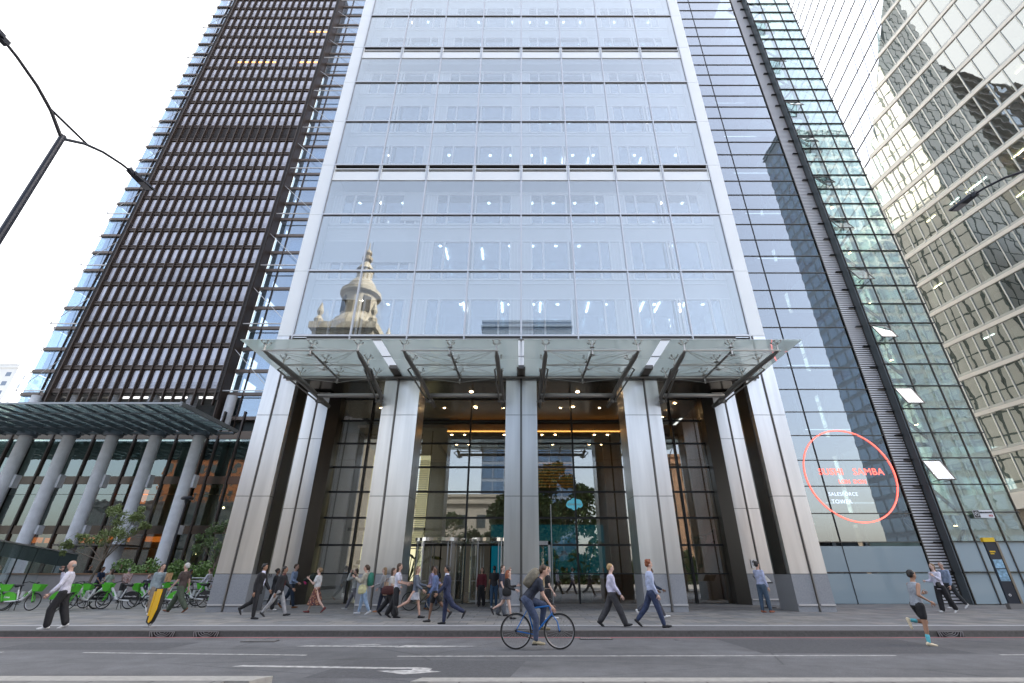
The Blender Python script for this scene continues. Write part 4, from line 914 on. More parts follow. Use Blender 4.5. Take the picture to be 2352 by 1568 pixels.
# ------------------------------------------------------------------ street furniture
lampm = mat('lamp_post_paint', (.018, .02, .03), .35, .2)
def lamp(label, x, y, group):
    t = thing('street_lamp', label, 'street lamp', (x, y, -.0), group=group)
    MB().tube([(0, 0, 0), (0, 0, 3), (0, 0, 11.55)], [.11, .09, .07], 12).build('pole', lampm, t)
    for s_ in (-1, 1):
        MB().tube([(0, 0, 11.45), (0, .5 * s_, 11.85), (0, 1.0 * s_, 12.1), (0, 1.6 * s_, 12.28), (0, 2.05 * s_, 12.36)], [.045, .04, .036, .034, .032], 8).build('arm', lampm, t)
        hm = MB().hexa([(-.10, 2.0 * s_, 12.30), (.10, 2.0 * s_, 12.30), (.16, 2.75 * s_, 12.36), (-.16, 2.75 * s_, 12.36), (-.08, 2.0 * s_, 12.42), (.08, 2.0 * s_, 12.42), (.14, 2.75 * s_, 12.42), (-.14, 2.75 * s_, 12.42)])
        hm.box(-.06, .06, min(1.85 * s_, 2.05 * s_), max(1.85 * s_, 2.05 * s_), 12.27, 12.4); h = hm.build('lamp_head', lampm, t)
        MB().box(-.1, .1, min(2.35 * s_, 2.68 * s_), max(2.35 * s_, 2.68 * s_), 12.318, 12.335).build('lamp_lens', mat('unlit_lens', (.25, .25, .27), .3), h)
    MB().tube([(0, -.55, 11.88), (0, .6, 11.9)], .03, 6).build('tie_bar', lampm, t)
lamp('tall black street lamp with two curved arms at upper left', -11.85, 8.4, 'double arm street lamps')
lamp('black street lamp whose curved arm enters at the right edge', 14.6, 9.35, 'double arm street lamps')
t = thing('path_lamp', 'slim black post lamp with flat disc head before the round columns', 'lamp post', (-20.6, 30, 0))
MB().tube([(0, 0, 0), (0, 0, 5.25)], [.085, .055], 10).tube([(0, 0, 5.2), (0, 0, 5.5)], [.05, .14], 10).build('pole', lampm, t)
MB().lathe([(.30, 5.47), (.34, 5.5), (.34, 5.6), (.25, 5.66)], n=20).build('lamp_head', lampm, t)
# yellow marker
t = thing('yellow_marker', 'black and yellow upright blade marker on the kerb', 'bollard', (-10.85, 15.85, 0), R(-22))
prof = [(-.14, .14), (.0, .07), (.1, .16), (.21, .46), (.21, 1.02), (-.14, 1.02)]; n_ = len(prof)
MB().rings([[(x, -.05, z) for x, z in prof], [(x, .05, z) for x, z in prof]]).build('blade', mat('marker_black', (.015, .015, .015), .4), t)
p2 = [(-.03, .16), (.02, .12), (.09, .19), (.185, .47), (.185, .995), (-.03, .995)]
MB().rings([[(x, -.075, z) for x, z in p2], [(x, -.051, z) for x, z in p2]]).build('yellow_face', mat('marker_yellow', (.9, .5, .0), .45), t)
p3 = [(-.125, .3), (-.05, .3), (-.05, .93), (-.125, .93)]
MB().rings([[(x, -.075, z) for x, z in p3], [(x, -.051, z) for x, z in p3]]).build('yellow_strip', mat('marker_yellow', (.9, .5, .0), .45), t)
MB().lathe([(.04, .02), (.04, .12)], n=10).box(-.16, .16, -.08, .08, 0, .03).build('foot_plate', mat('worn_iron', (.3, .3, .31), .5, .5), t)
# wayfinding totem
t = thing('wayfinding_totem', 'dark wayfinding totem with yellow top and map panels', 'sign', (21.75, 23.5, 0), R(-8))
MB().box(-.24, .22, -.05, .05, 0, 2.72).build('panel', mat('totem_navy', (.012, .018, .032), .3), t)
MB().box(.22, .30, -.08, .08, 0, 2.72).build('edge_post', mat('totem_bronze', (.24, .2, .15), .4, .4), t)
MB().box(-.27, .2, -.09, .09, 2.72, 2.9).build('yellow_top', mat('totem_yellow', (.85, .55, .02), .5), t)
MB().box(-.3, .32, -.12, .12, 0, .22).build('base', mat('totem_base', (.2, .19, .18), .6), t)
mp = mat('street_map', (.25, .42, .55), .5, noise=.5, nscale=9)
MB().box(-.2, .18, -.062, -.052, 1.62, 1.98).build('map_panel', mp, t); MB().box(-.2, .18, -.062, -.052, 1.1, 1.58).build('map_panel', mp, t)
MB().box(-.18, .05, -.062, -.052, 2.28, 2.34).box(-.18, -.02, -.062, -.052, 2.2, 2.24).build('yellow_text_line', mat('totem_yellow', (.85, .55, .02), .5), t)
MB().torus((-.08, -.06, .55), .04, .012, n=14, k=4).build('round_symbol', white, t)
# menu stand
t = thing('menu_stand', 'slanted menu board on a thin black stand by the corner column', 'menu stand', (11.25, 24.4, 0))
MB().tube([(0, 0, 0), (0, 0, 1.05)], .022, 8).tube([(.07, 0, 0), (.07, 0, 1.05)], .016, 8).box(-.22, .3, -.2, .2, 0, .03).build('stand', black, t)
MB().hexa([(-.3, -.25, 1.0), (.35, -.25, 1.0), (.35, .22, 1.28), (-.3, .22, 1.28), (-.3, -.25, 1.04), (.35, -.25, 1.04), (.35, .22, 1.32), (-.3, .22, 1.32)]).build('board', black, t)
MB().hexa([(-.27, -.24, 1.052), (.32, -.24, 1.052), (.32, .2, 1.315), (-.27, .2, 1.315), (-.27, -.24, 1.056), (.32, -.24, 1.056), (.32, .2, 1.319), (-.27, .2, 1.319)]).build('menu_sheet', white, t)
t = thing('notice', 'small white notice plate on the right rear column', 'notice', (11.95, 26.46, 1.85))
MB().box(-.14, .14, -.01, .0, -.2, .2).build('plate', white, t); MB().torus((0, -.016, .09), .05, .02, n=16, k=4).build('symbol', black, t)
MB().box(-.08, .05, -.014, -.011, -.04, -.03).box(-.08, .08, -.014, -.011, -.07, -.06).box(-.08, .04, -.014, -.011, -.1, -.09).build('print_lines', black, t)
t = thing('house_number', 'small number 21 on the left rear column', 'number', (-12.75, 26.44, 1.3)); text('21', .22, 0, 0, 0, black, t)
t = thing('red_sign', 'small red shop sign between the right columns', 'sign', (13.2, 27.0, 3.4)); MB().box(-.35, .35, -.05, .05, -.5, .5).build('panel', mat('sign_deep_red', (.4, .02, .02), .5), t); text('Du', .35, 0, -.07, .1, mat('lit_letter', (1, .9, .85), emit=.6), t)
# terrace wall, deck, screen, rail
t = thing('terrace_wall', 'low pink stone terrace wall with timber top before the hotel', 'wall', (-26.3, 33.5, 0))
MB().box(-6.5, 2.6, 0, .35, -.1, 1.34).build('wall_face', mat('pink_stone', (.36, .31, .31), .7, noise=.06), t); MB().box(-6.6, 2.7, -.06, .42, 1.34, 1.42).build('timber_top', mat('timber_cap', (.26, .14, .08), .6), t)
MB().box(-45, -19, 36.8, 54, -.1, .3).build('terrace_deck', mat('terrace_paving', (.2, .2, .2), .8), kind='structure')
t = thing('glass_screen', 'tall ribbed glass wind screen at the left edge of the plaza', 'glass screen', (0, 0, 0))
G_sc = glass('screen_glass', (.5, .62, .60), base=.12, top=.8, frost=.14, frostcol=(.35, .42, .42))
A, B_ = Vector((-23.6, 22.0, 0)), Vector((-37.0, 42.7, 0)); nseg = 7
for i in range(nseg):
    a = A.lerp(B_, i / nseg); b = A.lerp(B_, (i + 1) / nseg); MB().quad(a + Vector((0, 0, .35)), b + Vector((0, 0, .35)), b + Vector((0, 0, 2.8)), a + Vector((0, 0, 2.8))).build('glass_pane', G_sc, t)
    MB().bar(b, b + Vector((0, 0, 2.8)), .05, .05).build('post', black, t)
MB().bar(A + Vector((0, 0, 2.83)), B_ + Vector((0, 0, 2.83)), .09, .07).build('top_rail', alu, t)
MB().bar(A + Vector((0, 0, .2)), B_ + Vector((0, 0, .2)), .3, .42).build('base_kerb', mat('pink_stone', (.36, .31, .31), .7), t)
rb = MB()
for i in range(150):
    p = A.lerp(B_, (i + .5) / 150); rb.bar(p + Vector((.02, .02, 2.8)), p + Vector((.02, .02, 2.8 - (.55 + .5 * (i / 150)))), .02, .02)
rb.build('rib_pattern', mat('dark_rib', (.05, .07, .07), .6), t, kind='stuff')
t = thing('handrail', 'pale steel handrail in front of the hedge', 'handrail', (-22.2, 32.8, 0))
MB().tube([(.8, 0, 1.15), (5.2, 0, 1.15)], .03, 8).tube([(.8, 0, .7), (5.2, 0, .7)], .02, 8).build('rail', alu, t)
for x in (.8, 2.2, 3.7, 5.2): MB().tube([(x, 0, 0), (x, 0, 1.15)], .022, 8).build('post', alu, t)
def marker(x, y, z, rx, lab):
    t = thing('kickplate', lab, 'post', (x, y, 0)); return t

# ------------------------------------------------------------------ PEOPLE
SK = {'l': (.55, .34, .26), 'm': (.36, .20, .13), 'd': (.16, .085, .055), 'p': (.62, .42, .34)}
HC = {'black': (.012, .010, .010), 'brown': (.06, .033, .018), 'blond': (.40, .26, .12), 'red': (.22, .06, .02), 'grey': (.30, .29, .28), 'white': (.6, .58, .55), 'dkblond': (.22, .14, .07)}
def cm_(name, c, **k): return mat(name, c, k.pop('rough', .8), noise=k.pop('noise', .22), nscale=11, bump=1.0, bscale=13, **k)
def skinm(k): return mat('skin_tone_' + {'l': 'light', 'm': 'tan', 'd': 'brown', 'p': 'pale'}[k], SK[k], .5, noise=.04, nscale=20)
def hairm(c): return mat('hair_' + c, HC[c], .5, noise=.3, nscale=40)
PEND = []   # (object, voxel, extra MB) remeshed together at the end
def soft(mb, name, m, parent, vox=.014, extra=None, sm=3):
    me = bpy.data.meshes.new(name); me.from_pydata(mb.v, [], mb.f); me.update()
    for q in (m if isinstance(m, list) else [m]): me.materials.append(q)
    o = bpy.data.objects.new(name, me); C.objects.link(o); o.parent = parent
    r = o.modifiers.new('r', 'REMESH'); r.mode = 'VOXEL'; r.voxel_size = vox; r.use_smooth_shade = True
    s = o.modifiers.new('s', 'SMOOTH'); s.iterations = sm; s.factor = .5
    PEND.append((o, extra)); return o
def loft(mb, rs, fw, lt, n=14):
    return mb.rings([[Vector(c) + fw * (rx * math.cos(2 * math.pi * k / n)) + lt * (ry * math.sin(2 * math.pi * k / n)) for k in range(n)] for c, rx, ry in rs])
def hand(mb, w, dr, side, h, curl=.5):
    """palm, four curled fingers of unequal length and a thumb leaving the side of the palm"""
    dr = dr.normalized(); pn = Vector((0, side, 0)); pn = (pn - dr * pn.dot(dr)).normalized(); ac = dr.cross(pn)   # across the palm
    c = w + dr * .04 * h; mb.merge(MB().ell((0, 0, 0), .028 * h, .012 * h, .024 * h, 8, 6), Matrix.Translation(c) @ Matrix((dr, pn, ac)).transposed().to_4x4())
    for i, L_ in enumerate((.038, .044, .041, .032)):
        b = c + dr * .022 * h + ac * (.017 - .0115 * i) * h; d1 = (dr - pn * curl * .7).normalized(); d2 = (dr - pn * curl * 2).normalized()
        mb.tube([b, b + d1 * L_ * .5 * h, b + d1 * L_ * .5 * h + d2 * L_ * .5 * h], [.0052 * h, .0048 * h, .0035 * h], 5)
    b = c + ac * .02 * h - dr * .008 * h; mb.tube([b, b + (dr * .6 + ac * .7 - pn * .4) * .022 * h, b + (dr * 1.2 + ac * .8 - pn * .9) * .03 * h], [.006 * h, .0055 * h, .004 * h], 5)
def person(label, x, y, h, face, skin='l', hair=('short', 'brown'), top=('shirt', (.6, .6, .6)), bot=('trousers', (.03, .03, .03)), shoe=(.02, .02, .02), legs=(24, 6, -20, 22), aR=(-22, 18, 6), aL=(22, 22, 6), lean=2, hy=0, hp=0, z=0, seat=None, slim=1.0, inner=None, group=None, scarf=None):
    t = thing('person', label, 'person', (x, y, z), R(face), group=group)
    V = Vector; X, Y_, Z = V((1, 0, 0)), V((0, 1, 0)), V((0, 0, 1))
    def dirr(a, o=0, s=1): a, o = R(a), R(o); return V((math.sin(a) * math.cos(o), s * math.sin(o), -math.cos(a) * math.cos(o)))
    up = V((math.sin(R(lean)), 0, math.cos(R(lean)))); fw = V((math.cos(R(lean)), 0, -math.sin(R(lean))))
    J = {}; P = V((0, 0, 0)); fa = {}
    for s, (a, k) in ((-1, legs[:2]), (1, legs[2:4])):   # right leg first
        hp_ = P + Y_ * (.05 * h * s); kn = hp_ + dirr(a, 2, s) * .245 * h; an = kn + dirr(a - k, 0, s) * .235 * h
        ft = R(max(-75, min(25, (a - k) * (.9 if (a - k) < -12 else .5)))) if seat is None else 0
        fd = V((math.cos(ft), 0, math.sin(ft))) if k < 200 else X
        J[s] = (hp_, kn, an, fd)
    low = min(min(J[s][2].z - .045 * h * J[s][3].x, (J[s][2] + J[s][3] * .10 * h).z - .025 * h) for s in (-1, 1))
    off = V((0, 0, -low)) if seat is None else V((0, 0, seat)); P = P + off
    for s in J: J[s] = tuple(q + off for q in J[s][:3]) + (J[s][3],)
    ch = P + up * .20 * h; sh = P + up * .29 * h; nk = P + up * .335 * h + fw * .008 * h
    hd = P + up * .355 * h + V((.012, 0, .06)) * h; hd = hd + V((math.sin(R(hp)), 0, 0)) * .04 * h
    Rh = Matrix.Rotation(R(hy), 3, 'Z') @ Matrix.Rotation(R(hp), 3, 'Y'); g = lambda a, b, c_: hd + Rh @ V((a, b, c_)) * h
    b = MB()   # body
    w = slim
    tor = [(P - up * .02 * h, .052, .075), (P + up * .02 * h, .062, .092), (P + up * .07 * h, .056, .082), (P + up * .12 * h, .053, .074), (P + up * .19 * h, .064, .088), (P + up * .26 * h, .058, .10), (P + up * .295 * h, .042, .085), (P + up * .315 * h, .03, .045)]
    tor = [(c, rx * h * w, ry * h * w) for c, rx, ry in tor]; loft(b, tor, fw, Y_)
    b.cap(P + up * .29 * h, hd - V((0, 0, .02)) * h, .034 * h, .030 * h)
    b.merge(MB().ell((0, 0, .008), .057, .044, .062, 12, 8), Matrix.Translation(hd) @ Rh.to_4x4() @ Matrix.Scale(h, 4))
    b.merge(MB().ell((.016, 0, -.032), .036, .032, .036, 10, 8), Matrix.Translation(hd) @ Rh.to_4x4() @ Matrix.Scale(h, 4))
    b.cap(g(.05, 0, 0), g(.062, 0, -.018), .006 * h, .009 * h, 6)
    for s in (-1, 1): b.ell(g(-.004, .044 * s, -.006), .010 * h, .005 * h, .016 * h, 6, 5)
    A = {}
    for s, ar in ((-1, aR), (1, aL)):
        S_ = sh + Y_ * (.098 * h * w * s) - up * .012 * h; el = S_ + dirr(ar[0], ar[2], s) * .165 * h
        dv = dirr(ar[0] + ar[1], ar[3] if len(ar) > 3 else 2, s); wr = el + dv * .145 * h; A[s] = (S_, el, wr, dv)
        b.cap(S_, el, .030 * h * w, .023 * h, 8); b.cap(el, wr, .023 * h, .015 * h, 8); b.cap(wr, wr + dv * .02 * h, .015 * h, .016 * h, 8)
        hp_, kn, an, fd = J[s]; b.cap(hp_, kn, .052 * h * w, .034 * h, 10); b.cap(kn, an, .033 * h, .019 * h, 10)
        b.cap(kn + dirr(0) * 0, kn + (an - kn) * .45, .033 * h, .031 * h, 8); b.cap(an, an + V((fd.z, 0, -fd.x)) * .02 * h, .017 * h, .012 * h, 8)
    ex = MB()
    for s in (-1, 1): hand(ex, A[s][2] + A[s][3] * .01 * h, A[s][3], s, h)
    eye = MB()
    for s in (-1, 1): eye.ell(g(.052, .018 * s, .004), .006 * h, .007 * h, .0035 * h, 6, 4).ell(g(.052, .018 * s, .016), .006 * h, .010 * h, .0025 * h, 6, 4)
    eye.ell(g(.052, 0, -.034), .005 * h, .012 * h, .0035 * h, 6, 4); ex.merge(eye, m=1)
    soft(b, 'body', [skinm(skin), mat('eye_brow_lip', (.06, .025, .02), .5)], t, .017 * h / 1.7, ex)
    # hair
    hs, hc = hair
    if hs != 'bald' or True:
        q = MB(); Mh = Matrix.Translation(hd) @ Rh.to_4x4() @ Matrix.Scale(h, 4)
        if hs == 'bald': q.merge(MB().ell((-.022, 0, -.004), .042, .0475, .034, 12, 6), Mh)
        else: q.merge(MB().ell((-.012, 0, .026), .056, .050, .052, 12, 8), Mh).merge(MB().ell((-.028, 0, 0), .042, .048, .045, 12, 8), Mh)
        if hs in ('curly', 'afro'):
            r_ = random.Random(int(x * 10))
            for i in range(16): q.ell(g(r_.uniform(-.05, .03), r_.uniform(-.045, .045), r_.uniform(.03, .075)), .018 * h, .018 * h, .018 * h, 6, 5)
        if hs == 'quiff': q.ell(g(.03, 0, .065), .026 * h, .035 * h, .018 * h, 8, 6)
        if hs in ('long', 'longcurl'):
            k_ = 1.35 if hs == 'longcurl' else 1
            q.merge(MB().rings([[(-.03 + .032 * k_ * w_ * math.cos(a), .045 * k_ * w_ * math.sin(a), z_) for a in [2 * math.pi * i / 12 for i in range(12)]] for z_, w_ in ((.03, .9), (-.02, 1.1), (-.07, 1.1), (-.12, 1.0), (-.16, .7))]), Mh)
        if hs == 'bun': q.ell(g(-.062, 0, .02), .026 * h, .026 * h, .026 * h, 8, 6)
        if hs == 'pony': q.ell(g(-.06, 0, .03), .02 * h, .02 * h, .02 * h, 8, 6).cap(g(-.075, 0, .01), g(-.07, 0, -.08), .022 * h, .012 * h, 8)
        soft(q, 'hair', hairm(hc), t, .012, sm=2)
    # top garment
    tt, tc = top[0], top[1]; tn = 'cloth_%02d%02d%02d' % tuple(int(c * 99) for c in tc); tm = top[2] if len(top) > 2 else cm_(tn, tc)
    q = MB(); gr = .011 * h if tt != 'jacket' else .018 * h
    hem = {'tee': -.015, 'shirt': .025, 'jacket': -.075, 'tank': -.02, 'cardigan': -.05, 'jumper': -.02, 'crop': .06}[tt]
    rr = [(P + up * hem * h, .064 * h * w + gr, .092 * h * w + gr)] + [(c, rx + gr, ry + gr) for c, rx, ry in tor if (c - P).dot(up) > (hem + .03) * h]
    rr[-1] = (rr[-1][0], .034 * h, .045 * h); loft(q, rr, fw, Y_)
    for s in (-1, 1):
        S_, el, wr, dv = A[s]; k_ = gr * .8
        if tt == 'tank': q.cap(S_ - Y_ * s * .02 * h, S_ - Y_ * s * .015 * h + up * .0, .03 * h, .03 * h, 8)
        elif tt in ('tee', 'crop'): q.cap(S_, S_.lerp(el, .62), .031 * h * w + k_, .028 * h + k_, 8)
        else: q.cap(S_, el, .031 * h * w + k_, .025 * h + k_, 8); q.cap(el, el.lerp(wr, .93), .025 * h + k_, .018 * h + k_, 8)
    soft(q, {'tee': 'tshirt', 'shirt': 'shirt', 'jacket': 'jacket', 'tank': 'vest_top', 'cardigan': 'cardigan', 'jumper': 'jumper', 'crop': 'blouse'}[tt], tm, t, .015 * h / 1.7)
    if inner:
        q = MB(); c0 = P + up * .20 * h
        q.add([P + up * .30 * h + fw * .052 * h + Y_ * .026 * h, P + up * .30 * h + fw * .052 * h - Y_ * .026 * h, P + up * .19 * h + fw * (.064 * h * w + gr + .004) - Y_ * .022 * h, P + up * .05 * h + fw * (.06 * h * w + gr + .004), P + up * .19 * h + fw * (.064 * h * w + gr + .004) + Y_ * .022 * h], [(0, 1, 2, 3, 4)])
        q.cap(nk - up * .03 * h, nk, .042 * h, .038 * h, 8); q.build('shirt_front', cm_('inner_%02d%02d%02d' % tuple(int(c * 99) for c in inner), inner), t)
    # lower garment
    bt, bc = bot[0], bot[1]; bm_ = bot[2] if len(bot) > 2 else cm_('cloth_%02d%02d%02d' % tuple(int(c * 99) for c in bc), bc)
    q = MB(); g2 = .010 * h
    if bt in ('trousers', 'wide', 'jeans', 'shorts'):
        loft(q, [(P + up * .045 * h, .060 * h * w + g2 * .6, .084 * h * w + g2 * .6), (P + up * .01 * h, .064 * h * w + g2, .094 * h * w + g2), (P - up * .045 * h, .056 * h * w + g2, .088 * h * w + g2)], fw, Y_)
        for s in (-1, 1):
            hp_, kn, an, fd = J[s]; fl = {'wide': .030, 'trousers': .015, 'jeans': .011, 'shorts': .02}[bt] * h
            if bt == 'shorts': q.cap(hp_, hp_.lerp(kn, .62), .055 * h * w + g2, .045 * h + fl * .5, 10)
            else: q.cap(hp_, kn, .055 * h * w + g2, .036 * h + fl * .8, 10); q.cap(kn, kn.lerp(an, .93), .036 * h + fl * .8, .021 * h + fl, 10)
    else:
        ln = {'skirt': .165, 'midi': .34, 'mini': .12}[bt]; sp_ = (abs((J[1][1] - J[-1][1]).x)) * .5; mid = (J[1][1].x + J[-1][1].x) / 2
        k_ = ln / .25; fl = {'skirt': .01, 'midi': .035, 'mini': .03}[bt] * h
        loft(q, [(P + up * .05 * h, .060 * h * w, .08 * h * w), (P + up * .0 * h, .068 * h * w, .10 * h * w), (P - Z * ln * .5 * h + X * mid * k_ * .5, .062 * h + sp_ * k_ * .45 + fl * .5, .10 * h + fl * .4), (P - Z * ln * h + X * mid * min(k_, 1), .056 * h + sp_ * min(k_, 1.1) * .95 + fl, .092 * h + fl)], X, Y_, 18)
    soft(q, {'trousers': 'trousers', 'wide': 'trousers', 'jeans': 'jeans', 'shorts': 'shorts', 'skirt': 'skirt', 'midi': 'skirt', 'mini': 'skirt'}[bt], bm_, t, .016 * h / 1.7)
    sm_ = cm_('shoe_%02d%02d%02d' % tuple(int(c * 99) for c in shoe), shoe, rough=.45, noise=.05)
    for s in (-1, 1):
        hp_, kn, an, fd = J[s]; dn = fd.cross(Y_) * 1.0; dn = V((fd.z, 0, -fd.x)); he = an - fd * .022 * h + dn * .022 * h
        q = MB(); q.cap(he, an + fd * .055 * h + dn * .026 * h, .022 * h, .021 * h, 8).cap(an + fd * .05 * h + dn * .030 * h, an + fd * .105 * h + dn * .032 * h, .021 * h, .014 * h, 8).cap(an + dn * .0, he, .022 * h, .022 * h, 8)
        q.build('shoe', sm_, t, smooth=True)
    return t, A, J, hd, P
def world(t, p): return (Matrix.Translation(t.location) @ Matrix.Rotation(t.rotation_euler.z, 4, 'Z')) @ Vector(p)
def bag(name, label, cat, t, p, sx, sy, sz, c, strap=None, rz=0, soften=True):
    w_ = world(t, p); o = thing(name, label, cat, w_, t.rotation_euler.z + rz)
    q = MB(); sg = lambda v: math.copysign(abs(v) ** (.55 if soften else .2), v)
    q.rings([[(sx * k_ * sg(math.cos(a)), sy * k_ * sg(math.sin(a)), sz * z_) for a in [2 * math.pi * i / 16 for i in range(16)]] for z_, k_ in (((-1, .55), (-.9, .85), (-.6, 1), (0, 1.02), (.5, .92), (.85, .7), (1, .35)) if soften else ((-1, 1), (1, 1)))])
    m_ = cm_(name + '_%02d%02d' % (int(c[0] * 99), int(c[2] * 99)), c)
    if soften: q.build('bag_body', m_, o, smooth=True)
    else: q.build('bag_body', m_, o)
    if strap: MB().tube([(-sx * .6, 0, sz * .9), (-sx * .4, 0, sz + strap), (sx * .4, 0, sz + strap), (sx * .6, 0, sz * .9)], .01, 5).build('bag_strap', m_, o)
    return o
def phone(t, p, label): MB().box(-.04, .04, -.006, .006, -.07, .07).build('phone', black, None, label=label, cat='phone').location = world(t, p)

def pat(name, c1, c2, scale, kind='stripe', c3=None):
    m = bpy.data.materials.new(name); m.use_nodes = True; N = m.node_tree.nodes; L = m.node_tree.links; b = N['Principled BSDF']; tc = N.new('ShaderNodeTexCoord')
    if kind == 'stripe': w = N.new('ShaderNodeTexWave'); w.bands_direction = 'Z'; w.inputs['Scale'].default_value = scale; o = w.outputs[1]
    elif kind == 'check': w = N.new('ShaderNodeTexBrick'); w.inputs['Scale'].default_value = scale; o = w.outputs[1]; w.inputs['Mortar Size'].default_value = .06
    else: w = N.new('ShaderNodeTexVoronoi'); w.inputs['Scale'].default_value = scale; sp_ = N.new('ShaderNodeSeparateColor'); L.new(w.outputs['Color'], sp_.inputs[0]); o = sp_.outputs[0]
    L.new(tc.outputs['Object'], w.inputs[0]); r = N.new('ShaderNodeValToRGB'); r.color_ramp.interpolation = 'CONSTANT'; r.color_ramp.elements[0].color = (*c1, 1); r.color_ramp.elements[1].color = (*c2, 1); r.color_ramp.elements[1].position = .5
    if c3: e = r.color_ramp.elements.new(.75); e.color = (*c3, 1)
    L.new(o, r.inputs[0]); L.new(r.outputs[0], b.inputs['Base Color']); b.inputs['Roughness'].default_value = .8; return m
WH = (.68, .68, .74); BK = (.014, .014, .017); NV = (.02, .028, .07); JN = (.20, .32, .50); WS = (.7, .7, .7); PW = (.55, .54, .68)
# pavement, left to right
p1 = person('bald man in white long sleeve top stepping off the kerb with phone at his ear', -13.45, 15.55, 1.77, 205, 'l', ('bald', 'grey'), ('jumper', (.62, .62, .72)), ('wide', BK), WS, (-14, 10, 16, 22), (42, 126, 18, -12), (10, 26, 16), 4, 5)
phone(p1[0], p1[1][-1][2] + Vector((.0, .03, .09)), 'black phone at the ear of the bald man in white top')
p2 = person('young man in grey jumper and khaki trousers carrying a brown paper bag', -14.35, 20.7, 1.76, -30, 'l', ('short', 'black'), ('jumper', (.27, .33, .36)), ('trousers', (.23, .19, .15)), WS, (14, 4, -26, 26), (-6, 8, 5), (12, 88, 4, -10), 1)
bag('paper_bag', 'small brown paper bag held by the man in grey jumper', 'paper bag', p2[0], p2[1][1][2] + Vector((.05, 0, .12)), .07, .1, .16, (.36, .22, .11), soften=False)
person('white haired man in brown t-shirt and green trousers walking left', -14.0, 21.7, 1.86, 180, 'l', ('short', 'white'), ('tee', (.085, .06, .055)), ('wide', (.075, .095, .065)), (.16, .06, .03), (26, 4, -24, 16), (-20, 10, 6), (16, 22, 6), 2, slim=1.1)
person('man in black suit and open white shirt striding right at far left column', -9.3, 18.65, 1.72, 0, 'm', ('quiff', 'black'), ('jacket', (.016, .016, .019)), ('trousers', BK), BK, (6, 2, -26, 34), (-14, 16, 5), (18, 20, 5), 4, inner=(.7, .7, .85))
person('man in black blazer and light grey trousers walking right', -9.05, 19.75, 1.70, 0, 'm', ('short', 'black'), ('jacket', (.02, .02, .024)), ('trousers', (.36, .36, .37)), BK, (-26, 10, 26, 4), (-14, 12, 5), (26, 30, 6), 4, inner=(.09, .03, .03))
person('woman in long black outfit and white trainers adjusting her hair', -10.7, 22.8, 1.60, 20, 'd', ('bun', 'black'), ('jumper', BK), ('wide', BK), WS, (8, 3, -8, 6), (35, 120, 10), (20, 60, 5), 0)
p7 = person('man in pale blue shirt and navy trousers carrying a wrapped bouquet', -10.6, 24.3, 1.84, 0, 'l', ('short', 'brown'), ('shirt', (.28, .36, .52)), ('trousers', (.02, .035, .06)), (.22, .09, .03), (20, 4, -22, 20), (8, 62, 6), (-14, 16, 6), 2)
cyq = 0
b_ = thing('bouquet', 'dark wrapped flower bouquet with pink ribbon held by man in blue shirt', 'bouquet', (-9.95, 24.0, 1.12)); MB().cap((0, 0, 0), (.35, 0, .12), .06, .17, 10).build('wrapping', cm_('dark_paper', (.02, .03, .025)), b_); MB().cap((-.02, 0, -.02), (.1, -.05, -.12), .03, .045, 6).build('ribbon', cm_('pink_ribbon', (.5, .03, .15)), b_)
person('woman in cropped white cardigan and long floral skirt walking left', -8.3, 21.4, 1.65, 180, 'p', ('bun', 'dkblond'), ('crop', (.62, .62, .62)), ('midi', (.2, .1, .08), pat('floral_print', (.16, .05, .04), (.42, .22, .12), 26, 'v', (.05, .03, .04))), (.15, .02, .02), (20, 4, -26, 18), (-8, 20, 8), (20, 110, 6), 0, slim=1.08)
for o in C.objects[-6:]: pass
person('person in grey jacket shading their eyes at the second column', -7.3, 23.1, 1.65, 180, 'l', ('short', 'brown'), ('jacket', (.36, .37, .35)), ('trousers', (.15, .15, .17)), (.5, .5, .48), (24, 4, -22, 20), (-5, 10, 6), (70, 120, 15, -10), 2)
p10 = person('woman in beige jacket and pale jeans with a green backpack looking at her phone', -6.15, 20.7, 1.72, 180, 'l', ('pony', 'brown'), ('jacket', (.40, .37, .30)), ('jeans', (.28, .38, .52)), (.6, .6, .62), (12, 4, -16, 12), (22, 95, 8), (24, 100, 8), 2)
bag('backpack', 'green backpack on the woman in beige jacket', 'backpack', p10[0], p10[4] + Vector((-.19, 0, .32)), .10, .16, .24, (.03, .17, .12))
bag('yellow_jumper', 'pale yellow jumper slung at the waist of the woman in jeans', 'jumper', p10[0], p10[4] + Vector((.05, .12, -.03)), .16, .08, .17, (.62, .58, .32))
phone(p10[0], p10[1][1][2] + Vector((.05, 0, .06)), 'dark phone in the hands of the woman with green backpack')
p11 = person('blond woman in black and white striped top with navy trousers', -5.65, 21.6, 1.64, 180, 'p', ('long', 'dkblond'), ('jumper', (.3, .3, .3), pat('breton_stripe', (.6, .6, .6), (.02, .02, .03), 9)), ('trousers', (.02, .025, .045)), (.45, .2, .1), (14, 4, -30, 24), (10, 40, 8), (20, 50, 6), 2)
bag('paper_carrier', 'large brown paper carrier beside the striped top', 'shopping bag', p11[0], p11[4] + Vector((-.25, .16, .02)), .19, .08, .24, (.44, .30, .20), .12, soften=False)
p12 = person('woman in white blouse and black trousers half hidden, walking right', -4.95, 20.0, 1.62, 0, 'l', ('long', 'brown'), ('tee', (.6, .58, .55)), ('wide', BK), BK, (18, 4, -20, 20), (10, 70, 6), (10, 30, 6), 3)
bag('handbag', 'large dark brown leather handbag behind the woman in white tee', 'handbag', p12[0], p12[4] + Vector((-.05, -.2, .03)), .24, .08, .15, (.07, .02, .018), .22)
